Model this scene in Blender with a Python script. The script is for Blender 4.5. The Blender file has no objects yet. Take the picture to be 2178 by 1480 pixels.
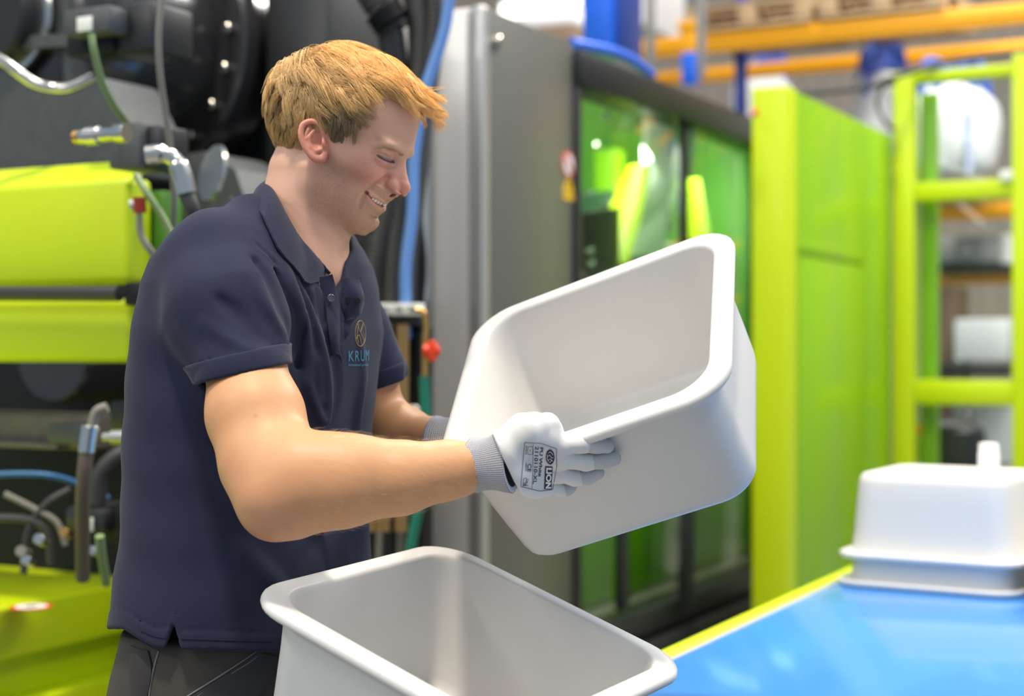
import bpy, bmesh, math, random
import numpy as np
from mathutils import Vector, Matrix
from math import sin, cos, pi, radians

sc = bpy.context.scene
col = sc.collection
# ------------------------------------------------------------------ camera, world, light, exposure
HC = 1.37                      # camera height
FPX, CX, CY = 3300.0, 1089.0, 740.0
cam_d = bpy.data.cameras.new('camera'); cam = bpy.data.objects.new('camera', cam_d); col.objects.link(cam)
cam.location = (0, 0, HC); cam.rotation_euler = (pi/2, 0, 0)
cam_d.sensor_width = 36.0; cam_d.lens = FPX/2178*36.0; cam_d.clip_end = 200
cam_d.dof.use_dof = True; cam_d.dof.focus_distance = 1.78; cam_d.dof.aperture_fstop = 3.0
sc.camera = cam
sc.view_settings.view_transform = 'Standard'; sc.view_settings.look = 'None'
sc.view_settings.gamma = 1.0; sc.view_settings.use_curve_mapping = False
sc.view_settings.exposure = 0.10

world = bpy.data.worlds.new('world'); sc.world = world; world.use_nodes = True
wn = world.node_tree; wn.nodes.clear()
wo = wn.nodes.new('ShaderNodeOutputWorld'); wb = wn.nodes.new('ShaderNodeBackground')
wb.inputs['Color'].default_value = (0.60, 0.77, 1.0, 1); wb.inputs['Strength'].default_value = 0.48
wn.links.new(wb.outputs[0], wo.inputs[0])
sun_d = bpy.data.lights.new('sun', 'SUN'); sun = bpy.data.objects.new('sun', sun_d); col.objects.link(sun)
sun_d.energy = 2.9; sun_d.angle = radians(5); sun_d.color = (1.0, 0.88, 0.72)
SUN_DIR = Vector((0.08, 0.26, -0.95)).normalized()
sun.rotation_euler = SUN_DIR.to_track_quat('-Z', 'Y').to_euler()
# overhead hall lamp rows, plus unseen lamps added to brighten machines and racks
for lx, ly, lz, le, sz in ((-3.0, 0.5, 5.2, 110, 5.0), (1.5, 0.5, 5.2, 70, 5.0), (-3.4, 0.2, 3.6, 60, 1.2), (2.6, 2.2, 4.4, 75, 2.5), (0.2, 4.6, 5.2, 120, 3.0), (3.5, 6.5, 5.5, 330, 3.0)):
    ld = bpy.data.lights.new('hall_fill_lamp', 'AREA'); lo = bpy.data.objects.new('hall_fill_lamp', ld); col.objects.link(lo)
    ld.shape = 'RECTANGLE'; ld.size = 0.5; ld.size_y = sz; ld.energy = le; ld.color = (1.0, 0.95, 0.87)
    lo.location = (lx, ly, lz)

# ------------------------------------------------------------------ coordinates
TH = radians(28.0); SN, CN = sin(TH), cos(TH)      # the machine hall's grid is turned 28 degrees to the view
def P(px, py, Y):
    """photo pixel at depth Y -> world point"""
    return Vector(((px-CX)/FPX*Y, Y, HC+(CY-py)/FPX*Y))
def AB(a, b, z): return Vector((a*CN+b*SN, -a*SN+b*CN, z))
def fb(px, py, b):
    x = (px-CX)/FPX; Y = b/(x*SN+CN)
    return (x*Y*CN-Y*SN, HC+(CY-py)/FPX*Y)
def fa(px, py, a):
    x = (px-CX)/FPX; Y = a/(x*CN-SN)
    return (x*Y*SN+Y*CN, HC+(CY-py)/FPX*Y)
MAB = Matrix.Rotation(-TH, 4, 'Z')

# ------------------------------------------------------------------ materials
def new_mat(name):
    m = bpy.data.materials.new(name); m.use_nodes = True
    nt = m.node_tree; b = nt.nodes['Principled BSDF']; return m, nt, b
def mat(name, c, rough=0.5, metal=0.0, bump=0.0, scale=40.0, var=0.0, coat=0.0, spec=None, sss=0.0, emit=None, sheen=0.0, stretch=None, dist=0.002, vscale=None):
    m, nt, b = new_mat(name)
    b.inputs['Base Color'].default_value = (*c, 1); b.inputs['Roughness'].default_value = rough
    b.inputs['Metallic'].default_value = metal
    if coat: b.inputs['Coat Weight'].default_value = coat; b.inputs['Coat Roughness'].default_value = 0.1
    if spec is not None: b.inputs['Specular IOR Level'].default_value = spec
    if sheen: b.inputs['Sheen Weight'].default_value = sheen; b.inputs['Sheen Roughness'].default_value = 0.4
    if sss:
        b.inputs['Subsurface Weight'].default_value = sss; b.inputs['Subsurface Scale'].default_value = 0.01
        b.inputs['Subsurface Radius'].default_value = (1.0, 0.9, 0.8)
    if emit: b.inputs['Emission Color'].default_value = (*c, 1); b.inputs['Emission Strength'].default_value = emit
    tc = nt.nodes.new('ShaderNodeTexCoord'); src = tc.outputs['Object']
    if stretch:
        mp = nt.nodes.new('ShaderNodeMapping'); mp.inputs['Scale'].default_value = stretch
        nt.links.new(src, mp.inputs[0]); src = mp.outputs[0]
    n = nt.nodes.new('ShaderNodeTexNoise'); n.inputs['Scale'].default_value = scale; n.inputs['Detail'].default_value = 4
    nt.links.new(src, n.inputs['Vector'])
    if bump:
        bp = nt.nodes.new('ShaderNodeBump'); bp.inputs['Strength'].default_value = bump; bp.inputs['Distance'].default_value = dist
        nt.links.new(n.outputs['Fac'], bp.inputs['Height']); nt.links.new(bp.outputs[0], b.inputs['Normal'])
    n2 = nt.nodes.new('ShaderNodeTexNoise'); n2.inputs['Scale'].default_value = vscale or scale*0.3; n2.inputs['Detail'].default_value = 3
    nt.links.new(src, n2.inputs['Vector'])
    mr = nt.nodes.new('ShaderNodeMapRange'); mr.inputs['To Min'].default_value = 1-max(var, .02); mr.inputs['To Max'].default_value = 1+max(var, .02)
    nt.links.new(n2.outputs['Fac'], mr.inputs[0])
    mx = nt.nodes.new('ShaderNodeMix'); mx.data_type = 'RGBA'; mx.blend_type = 'MULTIPLY'; mx.inputs[0].default_value = 1
    mx.inputs[6].default_value = (*c, 1); nt.links.new(mr.outputs[0], mx.inputs[7])
    nt.links.new(mx.outputs[2], b.inputs['Base Color'])
    return m
def glass_mat(name, tint, refl=0.12):
    m, nt, b = new_mat(name); nt.nodes.remove(b)
    out = [x for x in nt.nodes if x.type == 'OUTPUT_MATERIAL'][0]
    t = nt.nodes.new('ShaderNodeBsdfTransparent'); t.inputs[0].default_value = (*tint, 1)
    g = nt.nodes.new('ShaderNodeBsdfGlossy'); g.inputs['Roughness'].default_value = 0.03
    f0 = nt.nodes.new('ShaderNodeLayerWeight'); f0.inputs[0].default_value = .5
    f = nt.nodes.new('ShaderNodeMath'); f.operation = 'POWER'; f.inputs[1].default_value = 5.0; nt.links.new(f0.outputs['Facing'], f.inputs[0])
    mr = nt.nodes.new('ShaderNodeMath'); mr.operation = 'MULTIPLY_ADD'; mr.inputs[1].default_value = .9; mr.inputs[2].default_value = refl
    nt.links.new(f.outputs[0], mr.inputs[0])
    mx = nt.nodes.new('ShaderNodeMixShader'); nt.links.new(mr.outputs[0], mx.inputs[0])
    nt.links.new(t.outputs[0], mx.inputs[1]); nt.links.new(g.outputs[0], mx.inputs[2]); nt.links.new(mx.outputs[0], out.inputs[0])
    return m

M = {}
M['lime'] = mat('lime_paint', (0.54, 0.68, 0.001), 0.42, coat=0.1, bump=0.02, scale=300)
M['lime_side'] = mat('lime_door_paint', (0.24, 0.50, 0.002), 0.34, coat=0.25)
M['bin'] = mat('white_plastic', (0.68, 0.67, 0.645), 0.42, sss=0.0, bump=0.03, scale=500, dist=0.0005)
M['blue_belt'] = mat('blue_belt', (0.030, 0.23, 0.68), 0.30, bump=0.15, scale=700, var=0.06, coat=0.5, dist=0.0008, vscale=3)
M['dark'] = mat('dark_paint', (0.014, 0.015, 0.017), 0.42, var=0.2)
M['black'] = mat('black_plastic', (0.006, 0.006, 0.007), 0.5, spec=.3)
M['drum'] = mat('black_gloss', (0.030, 0.028, 0.028), 0.22, coat=0.5, var=0.15)
M['cast'] = mat('grey_casting', (0.085, 0.092, 0.092), 0.5, bump=0.5, scale=160, var=0.25, metal=0.3)
M['castbrown'] = mat('brown_casting', (0.17, 0.145, 0.115), 0.5, bump=0.4, scale=120, var=0.25, metal=0.3)
M['steel'] = mat('chrome_steel', (0.62, 0.60, 0.55), 0.22, metal=1.0)
M['brass'] = mat('brass', (0.65, 0.38, 0.12), 0.3, metal=1.0)
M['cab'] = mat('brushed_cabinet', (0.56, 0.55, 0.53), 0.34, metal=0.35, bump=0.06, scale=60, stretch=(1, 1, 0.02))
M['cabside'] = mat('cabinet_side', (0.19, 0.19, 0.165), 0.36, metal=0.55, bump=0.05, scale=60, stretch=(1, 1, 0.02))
M['panel'] = mat('pale_panel', (0.42, 0.42, 0.42), 0.5)
M['hose'] = mat('black_hose', (0.035, 0.034, 0.033), 0.42)
M['bluehose'] = mat('blue_hose', (0.13, 0.27, 0.58), 0.35)
M['bluetube'] = mat('blue_tube', (0.02, 0.12, 0.28), 0.4)
M['greyhose'] = mat('grey_cable', (0.20, 0.19, 0.16), 0.45)
M['greenhose'] = mat('green_cable', (0.16, 0.24, 0.10), 0.4)
M['greenpipe'] = mat('green_hose', (0.01, 0.16, 0.10), 0.4)
M['brownpipe'] = mat('brown_pipe', (0.28, 0.17, 0.06), 0.4, metal=0.3)
M['brownhose'] = mat('brown_hose', (0.10, 0.075, 0.055), 0.5)
M['red'] = mat('red_plastic', (0.75, 0.05, 0.01), 0.4)
M['white'] = mat('white_print', (0.8, 0.8, 0.76), 0.5)
M['offwhite'] = mat('offwhite_label', (0.55, 0.56, 0.50), 0.5)
M['yellow'] = mat('yellow_sticker', (0.85, 0.50, 0.01), 0.45)
M['orange'] = mat('orange_beam_paint', (0.95, 0.42, 0.003), 0.4)
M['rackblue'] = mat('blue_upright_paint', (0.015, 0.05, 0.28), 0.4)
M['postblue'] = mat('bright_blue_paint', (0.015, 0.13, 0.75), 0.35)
M['wood'] = mat('pallet_wood', (0.50, 0.34, 0.19), 0.75, var=0.25, scale=30, stretch=(1, 8, 8))
M['wallm'] = mat('beige_cladding', (0.36, 0.31, 0.26), 0.7, var=0.08, scale=3)
M['floor'] = mat('grey_concrete', (0.16, 0.16, 0.155), 0.45, var=0.15, scale=4, bump=0.05)
M['bag'] = mat('white_woven_bag', (0.86, 0.86, 0.86), 0.7, bump=0.2, scale=200)
M['strap'] = mat('blue_strap', (0.07, 0.14, 0.60), 0.6)
M['card'] = mat('carton_brown', (0.20, 0.13, 0.085), 0.8, var=0.1)
M['lampm'] = mat('lamp_light', (1.0, 0.97, 0.9), 0.5, emit=3.0)
M['lampcase'] = mat('lamp_case', (0.7, 0.7, 0.68), 0.4)
M['glass'] = glass_mat('tinted_guard_glass', (0.80, 0.91, 0.78), 0.05)
M['clear'] = glass_mat('clear_guard_panel', (0.93, 0.96, 0.95), 0.02)
M['curtain'] = mat('frosted_strip', (0.85, 0.85, 0.82), 0.35, var=0.1, scale=20)
M['midgreen'] = mat('green_machine_paint', (0.065, 0.20, 0.020), 0.35)
M['grey'] = mat('mid_grey_paint', (0.22, 0.22, 0.22), 0.5)

# ------------------------------------------------------------------ geometry helpers
class G:
    """a bag of vertices and faces in world space that becomes ONE mesh"""
    def __init__(s): s.v = []; s.f = []
    def add(s, v, f):
        o = len(s.v); s.v += [Vector(p) for p in v]; s.f += [tuple(i+o for i in q) for q in f]; return s
    def join(s, g): return s.add(g.v, g.f)
    def xf(s, m): s.v = [m @ p for p in s.v]; return s
    def copy(s): g = G(); g.v = [p.copy() for p in s.v]; g.f = list(s.f); return g
def from_bm(bm):
    bm.verts.ensure_lookup_table(); bm.verts.index_update()
    g = G(); g.v = [v.co.copy() for v in bm.verts]; g.f = [tuple(v.index for v in f.verts) for f in bm.faces]; bm.free(); return g
def boxg(lo, hi, bev=0.0, seg=2):
    bm = bmesh.new(); bmesh.ops.create_cube(bm, size=1)
    lo, hi = Vector(lo), Vector(hi)
    for v in bm.verts: v.co = Vector([(lo[i]+hi[i])/2+v.co[i]*(hi[i]-lo[i]) for i in range(3)])
    if bev: bmesh.ops.bevel(bm, geom=bm.edges[:], offset=bev, segments=seg, affect='EDGES', profile=0.5)
    return from_bm(bm)
def bab(a0, a1, b0, b1, z0, z1, bev=0.004, seg=2):
    """bevelled box on the hall's turned grid"""
    return boxg((min(a0, a1), min(b0, b1), min(z0, z1)), (max(a0, a1), max(b0, b1), max(z0, z1)), bev, seg).xf(MAB)
def bpx(x0, y0, x1, y1, b, t, bev=0.004):
    """box whose front face covers a photo rectangle on the plane b (measured), thickness t"""
    a0, za = fb(x0, y0, b); a1, zb = fb(x1, y1, b); _, zc = fb(x0, y1, b)
    return bab(a0, a1, b, b+t, za, (zb+zc)/2, bev)
def polyg(pts, depth_vec):
    """extruded polygon"""
    n = len(pts); v = [Vector(p) for p in pts]+[Vector(p)+depth_vec for p in pts]
    f = [tuple(range(n))[::-1], tuple(range(n, 2*n))]+[(i, (i+1) % n, n+(i+1) % n, n+i) for i in range(n)]
    return G().add(v, f)
def spline(pts, n=6):
    pts = [Vector(p) for p in pts]
    if len(pts) < 3: return [pts[0].lerp(pts[-1], i/n) for i in range(n+1)]
    out = []; q = [pts[0]*2-pts[1]]+pts+[pts[-1]*2-pts[-2]]
    for i in range(1, len(q)-2):
        a, b, c, d = q[i-1:i+3]
        for k in range(n):
            t = k/n
            out.append(0.5*((2*b)+(c-a)*t+(2*a-5*b+4*c-d)*t*t+(3*b-a-3*c+d)*t**3))
    out.append(pts[-1]); return out
def tubeg(pts, r, seg=12, n=6, smooth=True, cap=True):
    ps = spline(pts, n) if smooth else [Vector(p) for p in pts]
    m = len(ps); g = G(); v = []; f = []; up = None
    rr = r if callable(r) else (lambda t: r)
    for i, p in enumerate(ps):
        t = (ps[min(i+1, m-1)]-ps[max(i-1, 0)]).normalized()
        if up is None:
            up = Vector((0, 0, 1)) if abs(t.z) < 0.9 else Vector((1, 0, 0))
            up = (up-t*up.dot(t)).normalized()
        else: up = (up-t*up.dot(t)).normalized()
        s = t.cross(up); ra = rr(i/(m-1))
        for k in range(seg):
            an = 2*pi*k/seg; v.append(p+up*(cos(an)*ra)+s*(sin(an)*ra))
    for i in range(m-1):
        for k in range(seg):
            k2 = (k+1) % seg; f.append((i*seg+k, i*seg+k2, (i+1)*seg+k2, (i+1)*seg+k))
    if cap: f.append(tuple(range(seg))[::-1]); f.append(tuple((m-1)*seg+k for k in range(seg)))
    return g.add(v, f)
def corrug(pts, r, seg=12, n=10, amp=0.12, per=0.012):
    ps = spline(pts, n); L = sum((ps[i+1]-ps[i]).length for i in range(len(ps)-1)); k = max(8, int(L/per*3))
    # resample evenly
    d = [0]
    for i in range(len(ps)-1): d.append(d[-1]+(ps[i+1]-ps[i]).length)
    out = []; j = 0
    for i in range(k+1):
        t = L*i/k
        while j < len(d)-2 and d[j+1] < t: j += 1
        out.append(ps[j].lerp(ps[j+1], (t-d[j])/max(1e-9, d[j+1]-d[j])))
    return tubeg(out, lambda t: r*(1-(amp if int(round(t*k)) % 3 == 0 else 0)), seg, 1, False)
def latheg(prof, origin, axis, seg=32):
    """prof = [(radius, distance along axis)]"""
    ax = Vector(axis).normalized(); u = ax.orthogonal().normalized(); w = ax.cross(u); o = Vector(origin)
    v = []; f = []
    for (r, d) in prof:
        for k in range(seg):
            an = 2*pi*k/seg; v.append(o+ax*d+u*(cos(an)*r)+w*(sin(an)*r))
    n = len(prof)
    for i in range(n-1):
        for k in range(seg):
            k2 = (k+1) % seg; f.append((i*seg+k, i*seg+k2, (i+1)*seg+k2, (i+1)*seg+k))
    f.append(tuple(range(seg))[::-1]); f.append(tuple((n-1)*seg+k for k in range(seg)))
    return G().add(v, f)
def cylg(p0, p1, r, seg=20, bev=0.08):
    p0, p1 = Vector(p0), Vector(p1); L = (p1-p0).length; b = min(r*bev, L*0.3)
    return latheg([(r-b, 0), (r, b), (r, L-b), (r-b, L)], p0, p1-p0, seg)

def smooth_mesh(me, angle=40):
    me.shade_smooth()
    try: me.set_sharp_from_angle(angle=radians(angle))
    except Exception: pass
def part(name, g, m, parent=None, angle=40):
    """link ONE mesh object built from world-space geometry, parented to its thing"""
    me = bpy.data.meshes.new(name)
    inv = parent.matrix_world.inverted() if parent is not None else Matrix.Identity(4)
    if isinstance(g, G): me.from_pydata([inv @ p for p in g.v], [], g.f)
    else:
        v, f = g; iv = np.array(inv); v = v @ iv[:3, :3].T+iv[:3, 3]
        me.vertices.add(len(v)); me.vertices.foreach_set('co', v.astype(np.float32).ravel())
        k = f.shape[1]
        me.loops.add(f.size); me.loops.foreach_set('vertex_index', f.astype(np.int32).ravel())
        me.polygons.add(len(f)); me.polygons.foreach_set('loop_start', np.arange(0, f.size, k, dtype=np.int32))
        me.polygons.foreach_set('loop_total', np.full(len(f), k, dtype=np.int32)); me.update(calc_edges=True)
    me.validate(); smooth_mesh(me, angle)
    if isinstance(g, G):
        bm = bmesh.new(); bm.from_mesh(me); bmesh.ops.recalc_face_normals(bm, faces=bm.faces[:]); bm.to_mesh(me); bm.free()
    me.materials.append(m)
    o = bpy.data.objects.new(name, me); col.objects.link(o)
    if parent is not None: o.parent = parent
    return o
def sub(name, g, m, par, root, angle=40):
    """a sub-part: par is a mesh child of root and sits at root's own frame"""
    o = part(name, g, m, root, angle); o.parent = par; return o
def tag(o, label, cat=None, group=None, kind=None):
    if label: o['label'] = label
    if cat: o['category'] = cat
    if group: o['group'] = group
    if kind: o['kind'] = kind
    return o
def thing(name, label, cat, loc=(0, 0, 0), rotz=0.0, group=None):
    o = bpy.data.objects.new(name, None); col.objects.link(o); o.empty_display_size = 0.1
    o.location = loc; o.rotation_euler = (0, 0, rotz)
    o.matrix_world = Matrix.Translation(Vector(loc)) @ Matrix.Rotation(rotz, 4, 'Z')
    return tag(o, label, cat, group)
def single(name, g, m, label, cat, group=None, angle=40):
    """a one-mesh thing with its origin at its base"""
    lo = Vector([min(p[i] for p in g.v) for i in range(3)]); hi = Vector([max(p[i] for p in g.v) for i in range(3)])
    o0 = Vector(((lo.x+hi.x)/2, (lo.y+hi.y)/2, lo.z)); g = g.copy().xf(Matrix.Translation(-o0))
    o = part(name, g, m, None, angle); o.location = o0; return tag(o, label, cat, group)
def struct(name, g, m): 
    o = part(name, g, m); o['kind'] = 'structure'; return o
# ================================================================== the hall
struct('floor', boxg((-14, -3, -0.2), (16, 16, 0.0)), M['floor'])
WB = 13.0
wall = struct('wall_back', bab(-14, 14, WB, WB+0.2, 0, 7, 0), M['wallm'])
ribs = G()
for i in range(60):
    a = -9+i*0.3; ribs.join(bab(a, a+0.12, WB-0.03, WB, 0.0, 7, 0.01, 1))
rb = part('cladding_ribs', ribs, M['wallm'], None); rb.parent = wall; rb['kind'] = 'stuff'

# ------------------------------------------------------------------ the dark moulding machine on the left
lm = thing('moulding_machine', 'dark grey and black moulding machine with lime covers behind the man, on the left', 'machine', AB(-2.6, 2.6, 0), -TH)
# housing and castings
part('housing', bab(-4.2, -2.25, 2.98, 3.45, 0.0, 2.45, 0.01), M['dark'], lm)
part('platen', bab(-4.2, -2.02, 2.62, 2.98, 1.47, 1.68, 0.01), M['cast'], lm)
def pl_b(pts, b, t):      # photo outline measured on the plane b, given thickness
    q = [AB(*(lambda az: (az[0], b, az[1]))(fb(x, y, b))) for x, y in pts]
    return polyg(q, AB(0, t, 0))
arc = [(-220, 60), (-140, 75), (-60, 105), (0, 128), (30, 150), (60, 175), (100, 188), (140, 190), (180, 178), (205, 162), (222, 168), (262, 250), (300, 330), (300, 372), (-220, 372)]
part('yoke', pl_b(arc, 2.40, 0.16), M['cast'], lm, 30)
lip = [P(*q) for q in [(-200, 55, 2.92), (-60, 103, 2.95), (0, 127, 2.96), (35, 152, 2.96), (70, 176, 2.97), (110, 187, 2.98), (150, 186, 2.98), (200, 164, 2.99)]]
part('yoke_lip', tubeg(lip, 0.011, 10), M['steel'], lm)
part('crossbar', pl_b([(-100, 80), (138, 72), (140, 98), (-100, 112)], 2.40, 0.10), M['cast'], lm)
part('side_plate', pl_b([(92, -60), (150, -60), (146, 78), (92, 82)], 2.44, 0.05), M['cast'], lm)
part('column', pl_b([(132, 70), (150, 70), (152, 170), (138, 184)], 2.42, 0.05), M['cast'], lm)
# the drum: stepped cylinder whose axis runs into the hall
b0 = 2.80; ac, zc = fb(287, 100, b0)
dc = lambda b: AB(ac, b, zc)
ax = AB(0, 1, 0)
part('flange', latheg([(.20, 0), (.315, 0), (.322, .008), (.322, .05), (.30, .06), (.30, .15)], dc(2.80), ax, 64), M['drum'], lm)
part('barrel', latheg([(.10, 0), (.170, .005), (.195, .02), (.232, .05), (.242, .09), (.245, .14), (.245, .40)], dc(2.44), ax, 64), M['drum'], lm)
part('barrel_cap', latheg([(.05, 0), (.098, 0), (.105, .008), (.105, .07)], dc(2.375)-AB(.03, 0, .0), ax, 40), M['dark'], lm)
part('barrel_ring', latheg([(.118, 0), (.130, 0), (.132, .010), (.118, .010)], dc(2.41)-AB(.02, 0, 0), ax, 48), M['steel'], lm)
for k in range(20):
    an = 2*pi*k/20+0.05
    c = dc(2.80)+AB(cos(an)*.284, 0, 0)+Vector((0, 0, sin(an)*.284))
    part('bolt', cylg(c, c-ax*0.022, 0.0115, 12, .2), M['steel'], lm)
part('neck', bpx(560, -60, 700, 520, 2.86, 0.3, 0.02), M['dark'], lm)
part('pale_panel', bpx(690, 44, 870, 640, 3.35, 0.1, 0.005), M['panel'], lm)
part('foot_bracket', pl_b([(378, 330), (430, 322), (500, 360), (520, 420), (500, 490), (440, 520), (395, 470)], 2.55, 0.2), M['cast'], lm)
part('highlight_disc', latheg([(0.02, 0), (.055, 0), (.058, .006)], P(448, 368, 2.98), AB(0.5, 1, -.2), 24), M['steel'], lm)  # bright steel disc stands in for a silvery highlight on the casting
# valve block with label
vb = part('valve_block', bpx(134, 22, 232, 72, 2.15, 0.14, 0.006), M['cast'], lm)
sub('valve_cover', bpx(232, 12, 322, 110, 2.20, 0.12, 0.008), M['dark'], vb, lm)
sub('valve_base', bpx(140, 72, 240, 116, 2.19, 0.10, 0.006), M['black'], vb, lm)
lb = sub('label_plate', bpx(163, 37, 195, 66, 2.146, 0.004, 0.001), M['white'], vb, lm)
for r_ in ((171, 44, 174, 59), (178, 44, 187, 47), (178, 50, 187, 53), (178, 56, 187, 59)):
    pass
part('green_cable', tubeg([P(194, 72, 2.66), P(200, 110, 2.66), P(216, 170, 2.68), P(240, 220, 2.72), P(268, 258, 2.8)], 0.0062, 10), M['greenhose'], lm)
part('grey_cable', tubeg([P(352, -60, 2.55), P(338, 60, 2.55), P(340, 150, 2.56), P(352, 240, 2.58), P(366, 340, 2.6), P(370, 430, 2.62), P(366, 520, 2.66)], 0.0055, 10), M['greyhose'], lm)
part('cable', tubeg([P(290, 372, 2.62), P(312, 410, 2.6), P(345, 460, 2.6), P(368, 505, 2.6)], 0.006, 10), M['greenhose'], lm)
part('hose', tubeg([P(296, 450, 2.64), P(300, 500, 2.64), P(325, 540, 2.64), P(345, 560, 2.66)], 0.006, 10), M['greyhose'], lm)
mb = part('manifold_block', bpx(230, 263, 296, 358, 2.10, 0.09, 0.006), M['cast'], lm)
sub('block_side', bpx(296, 268, 340, 360, 2.12, 0.08, 0.006), M['dark'], mb, lm)
fit = part('brass_fitting', latheg([(.010, 0), (.0125, .004), (.0125, .02), (.0155, .022), (.0155, .045), (.012, .048), (.012, .075), (.016, .08), (.016, .10)], P(163, 292, 2.55), AB(1, .1, .02), 18), M['steel'], lm)
sub('fitting_cap', latheg([(.006, 0), (.0115, .003), (.0115, .012)], P(157, 292, 2.55), AB(1, .1, .02), 16), M['brass'], fit, lm)
hf = part('elbow_fitting', tubeg([P(312, 330, 2.5), P(345, 328, 2.5), P(372, 340, 2.5), P(388, 372, 2.5), P(398, 412, 2.5)], lambda t: .0135 if .25 < t < .55 else .0165, 14), M['steel'], lm)
part('black_hose', tubeg([P(398, 412, 2.5), P(410, 450, 2.5), P(420, 485, 2.52), P(440, 560, 2.56)], .0135, 14), M['hose'], lm)
part('flex_hose', tubeg([P(500, 425, 2.7), P(470, 460, 2.7), P(430, 500, 2.66), P(400, 560, 2.62)], .011, 12), M['hose'], lm)
part('red_cap', cylg(P(296, 420, 2.6), P(298, 452, 2.6), .011, 14), mat('dark_red', (.25, .02, .005), .4), lm)
part('sensor', cylg(P(276, 436, 2.6), P(292, 432, 2.6), .008, 14), M['offwhite'], lm)
# lime covers
def limebox(name, pts, b, t, bev=0.012):
    g = pl_b(pts, b, t); bm = bmesh.new(); me = bpy.data.meshes.new('t'); me.from_pydata(g.v, [], g.f); bm.from_mesh(me)
    bmesh.ops.recalc_face_normals(bm, faces=bm.faces[:])
    bmesh.ops.bevel(bm, geom=bm.edges[:], offset=bev, segments=3, affect='EDGES'); return from_bm(bm)
a_l, z_t = fb(-260, 395, 2.17); a_r, z_b = fb(272, 600, 2.17)
z_t = fb(135, 384, 2.17)[1]
up_cov = part('lime_cover', boxg((a_l, 2.17, fb(135, 606, 2.17)[1]), (a_r, 2.24, z_t), .014, 3).xf(MAB), M['lime'], lm)
# slanted upper facet
z0, z1 = z_t-.012, fb(135, 352, 2.24)[1]
q = [AB(a_l, 2.172, z0), AB(a_r, 2.172, z0), AB(a_r-.012, 2.24, z1), AB(a_l, 2.24, z1)]
sub('top_facet', polyg(q, AB(0, .012, -.004)), M['lime'], up_cov, lm)
part('lower_lime_cover', boxg((a_l, 2.17, fb(135, 771, 2.17)[1]), (a_r+.004, 2.24, fb(135, 636, 2.17)[1]), .014, 3).xf(MAB), M['lime'], lm)
part('cover_back', bab(a_l, a_r+.02, 2.245, 2.30, fb(135, 771, 2.17)[1]+.01, z_t-.02, .004), M['midgreen'], lm)
part('handle_bar', tubeg([AB(a_l, 2.14, fb(0, 617, 2.14)[1]), AB(a_r+.008, 2.14, fb(270, 624, 2.14)[1])], .0145, 16, 2), M['hose'], lm)
part('bar_clamp', bpx(262, 600, 300, 650, 2.13, .10, .006), M['black'], lm)
# beneath the covers: recess with pipework
part('recess', bab(-4.2, -2.02, 2.62, 2.66, 0.0, 1.40, .004), M['black'], lm)
ra, rz = fb(100, 770, 2.5)
part('tie_bar', latheg([(.02, 0), (.10, 0), (.105, .01), (.105, .3)], AB(fb(110, 740, 2.45)[0], 2.45, fb(110, 752, 2.45)[1]), ax, 40), M['drum'], lm)
bm_ = part('cast_beam', bpx(-260, 872, 176, 948, 2.34, .12, .008), M['castbrown'], lm)
sub('beam_lip', bpx(-260, 930, 120, 948, 2.30, .04, .006), M['castbrown'], bm_, lm)
sub('beam_step', bpx(100, 902, 180, 946, 2.30, .04, .006), M['cast'], bm_, lm)
part('blue_tube', tubeg([P(-60, 1012, 2.9), P(40, 1008, 2.9), P(110, 1012, 2.9), P(170, 1030, 2.92), P(230, 1060, 2.95)], .006, 10), M['bluetube'], lm)
vh = part('hose_fitting', tubeg([P(228, 866, 2.6), P(206, 876, 2.6), P(196, 905, 2.6), P(190, 930, 2.6)], .009, 12), M['greyhose'], lm)
sub('ferrule', cylg(P(192, 905, 2.6), P(184, 962, 2.6), .0145, 18), M['steel'], vh, lm)
part('brown_hose', tubeg([P(184, 960, 2.6), P(179, 1010, 2.6), P(176, 1080, 2.62), P(176, 1230, 2.7)], .0125, 14), M['brownhose'], lm)
part('small_fitting', latheg([(.005, 0), (.009, .004), (.009, .02), (.014, .022), (.014, .05), (.018, .052), (.018, .08)], P(218, 930, 2.7), AB(1, .15, .03), 16), M['steel'], lm)
part('fitting_block', bpx(232, 852, 330, 912, 2.28, .1, .006), M['dark'], lm)
part('round_hose', tubeg([P(205, 1070, 2.8), P(215, 1010, 2.8), P(255, 968, 2.8), P(310, 958, 2.8), P(360, 990, 2.8)], .017, 14), M['hose'], lm)
pb = part('pump_block', bpx(136, 1076, 222, 1130, 2.10, .16, .010), M['dark'], lm)
sub('pump_cover', bpx(222, 1072, 330, 1160, 2.12, .14, .012), M['black'], pb, lm)
sub('label_plate', bpx(166, 1099, 197, 1130, 2.094, .004, .001), M['offwhite'], pb, lm)
part('drain_hose', tubeg([P(212, 1140, 2.6), P(216, 1180, 2.62), P(226, 1240, 2.7)], .008, 10), M['greenhose'], lm)
for (x, y, r, mm) in ((82, 1146, .010, 'steel'), (54, 1190, .009, 'steel'), (135, 1131, .008, 'brass'), (196, 1170, .008, 'steel'), (44, 1172, .010, 'greyhose')):
    part('connector', cylg(P(x, y, 2.75), P(x+14, y+6, 2.80), r, 12), M[mm], lm)
for (pts, r, mm) in ((((10, 1050), (70, 1080), (120, 1110), (140, 1160)), .006, 'greyhose'), (((-20, 1100), (60, 1105), (100, 1130), (110, 1200)), .008, 'hose'), (((150, 1040), (100, 1070), (60, 1130), (50, 1220)), .007, 'hose')):
    part('thin_hose', tubeg([P(x, y, 2.85) for x, y in pts], r, 8), M[mm], lm)
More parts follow.
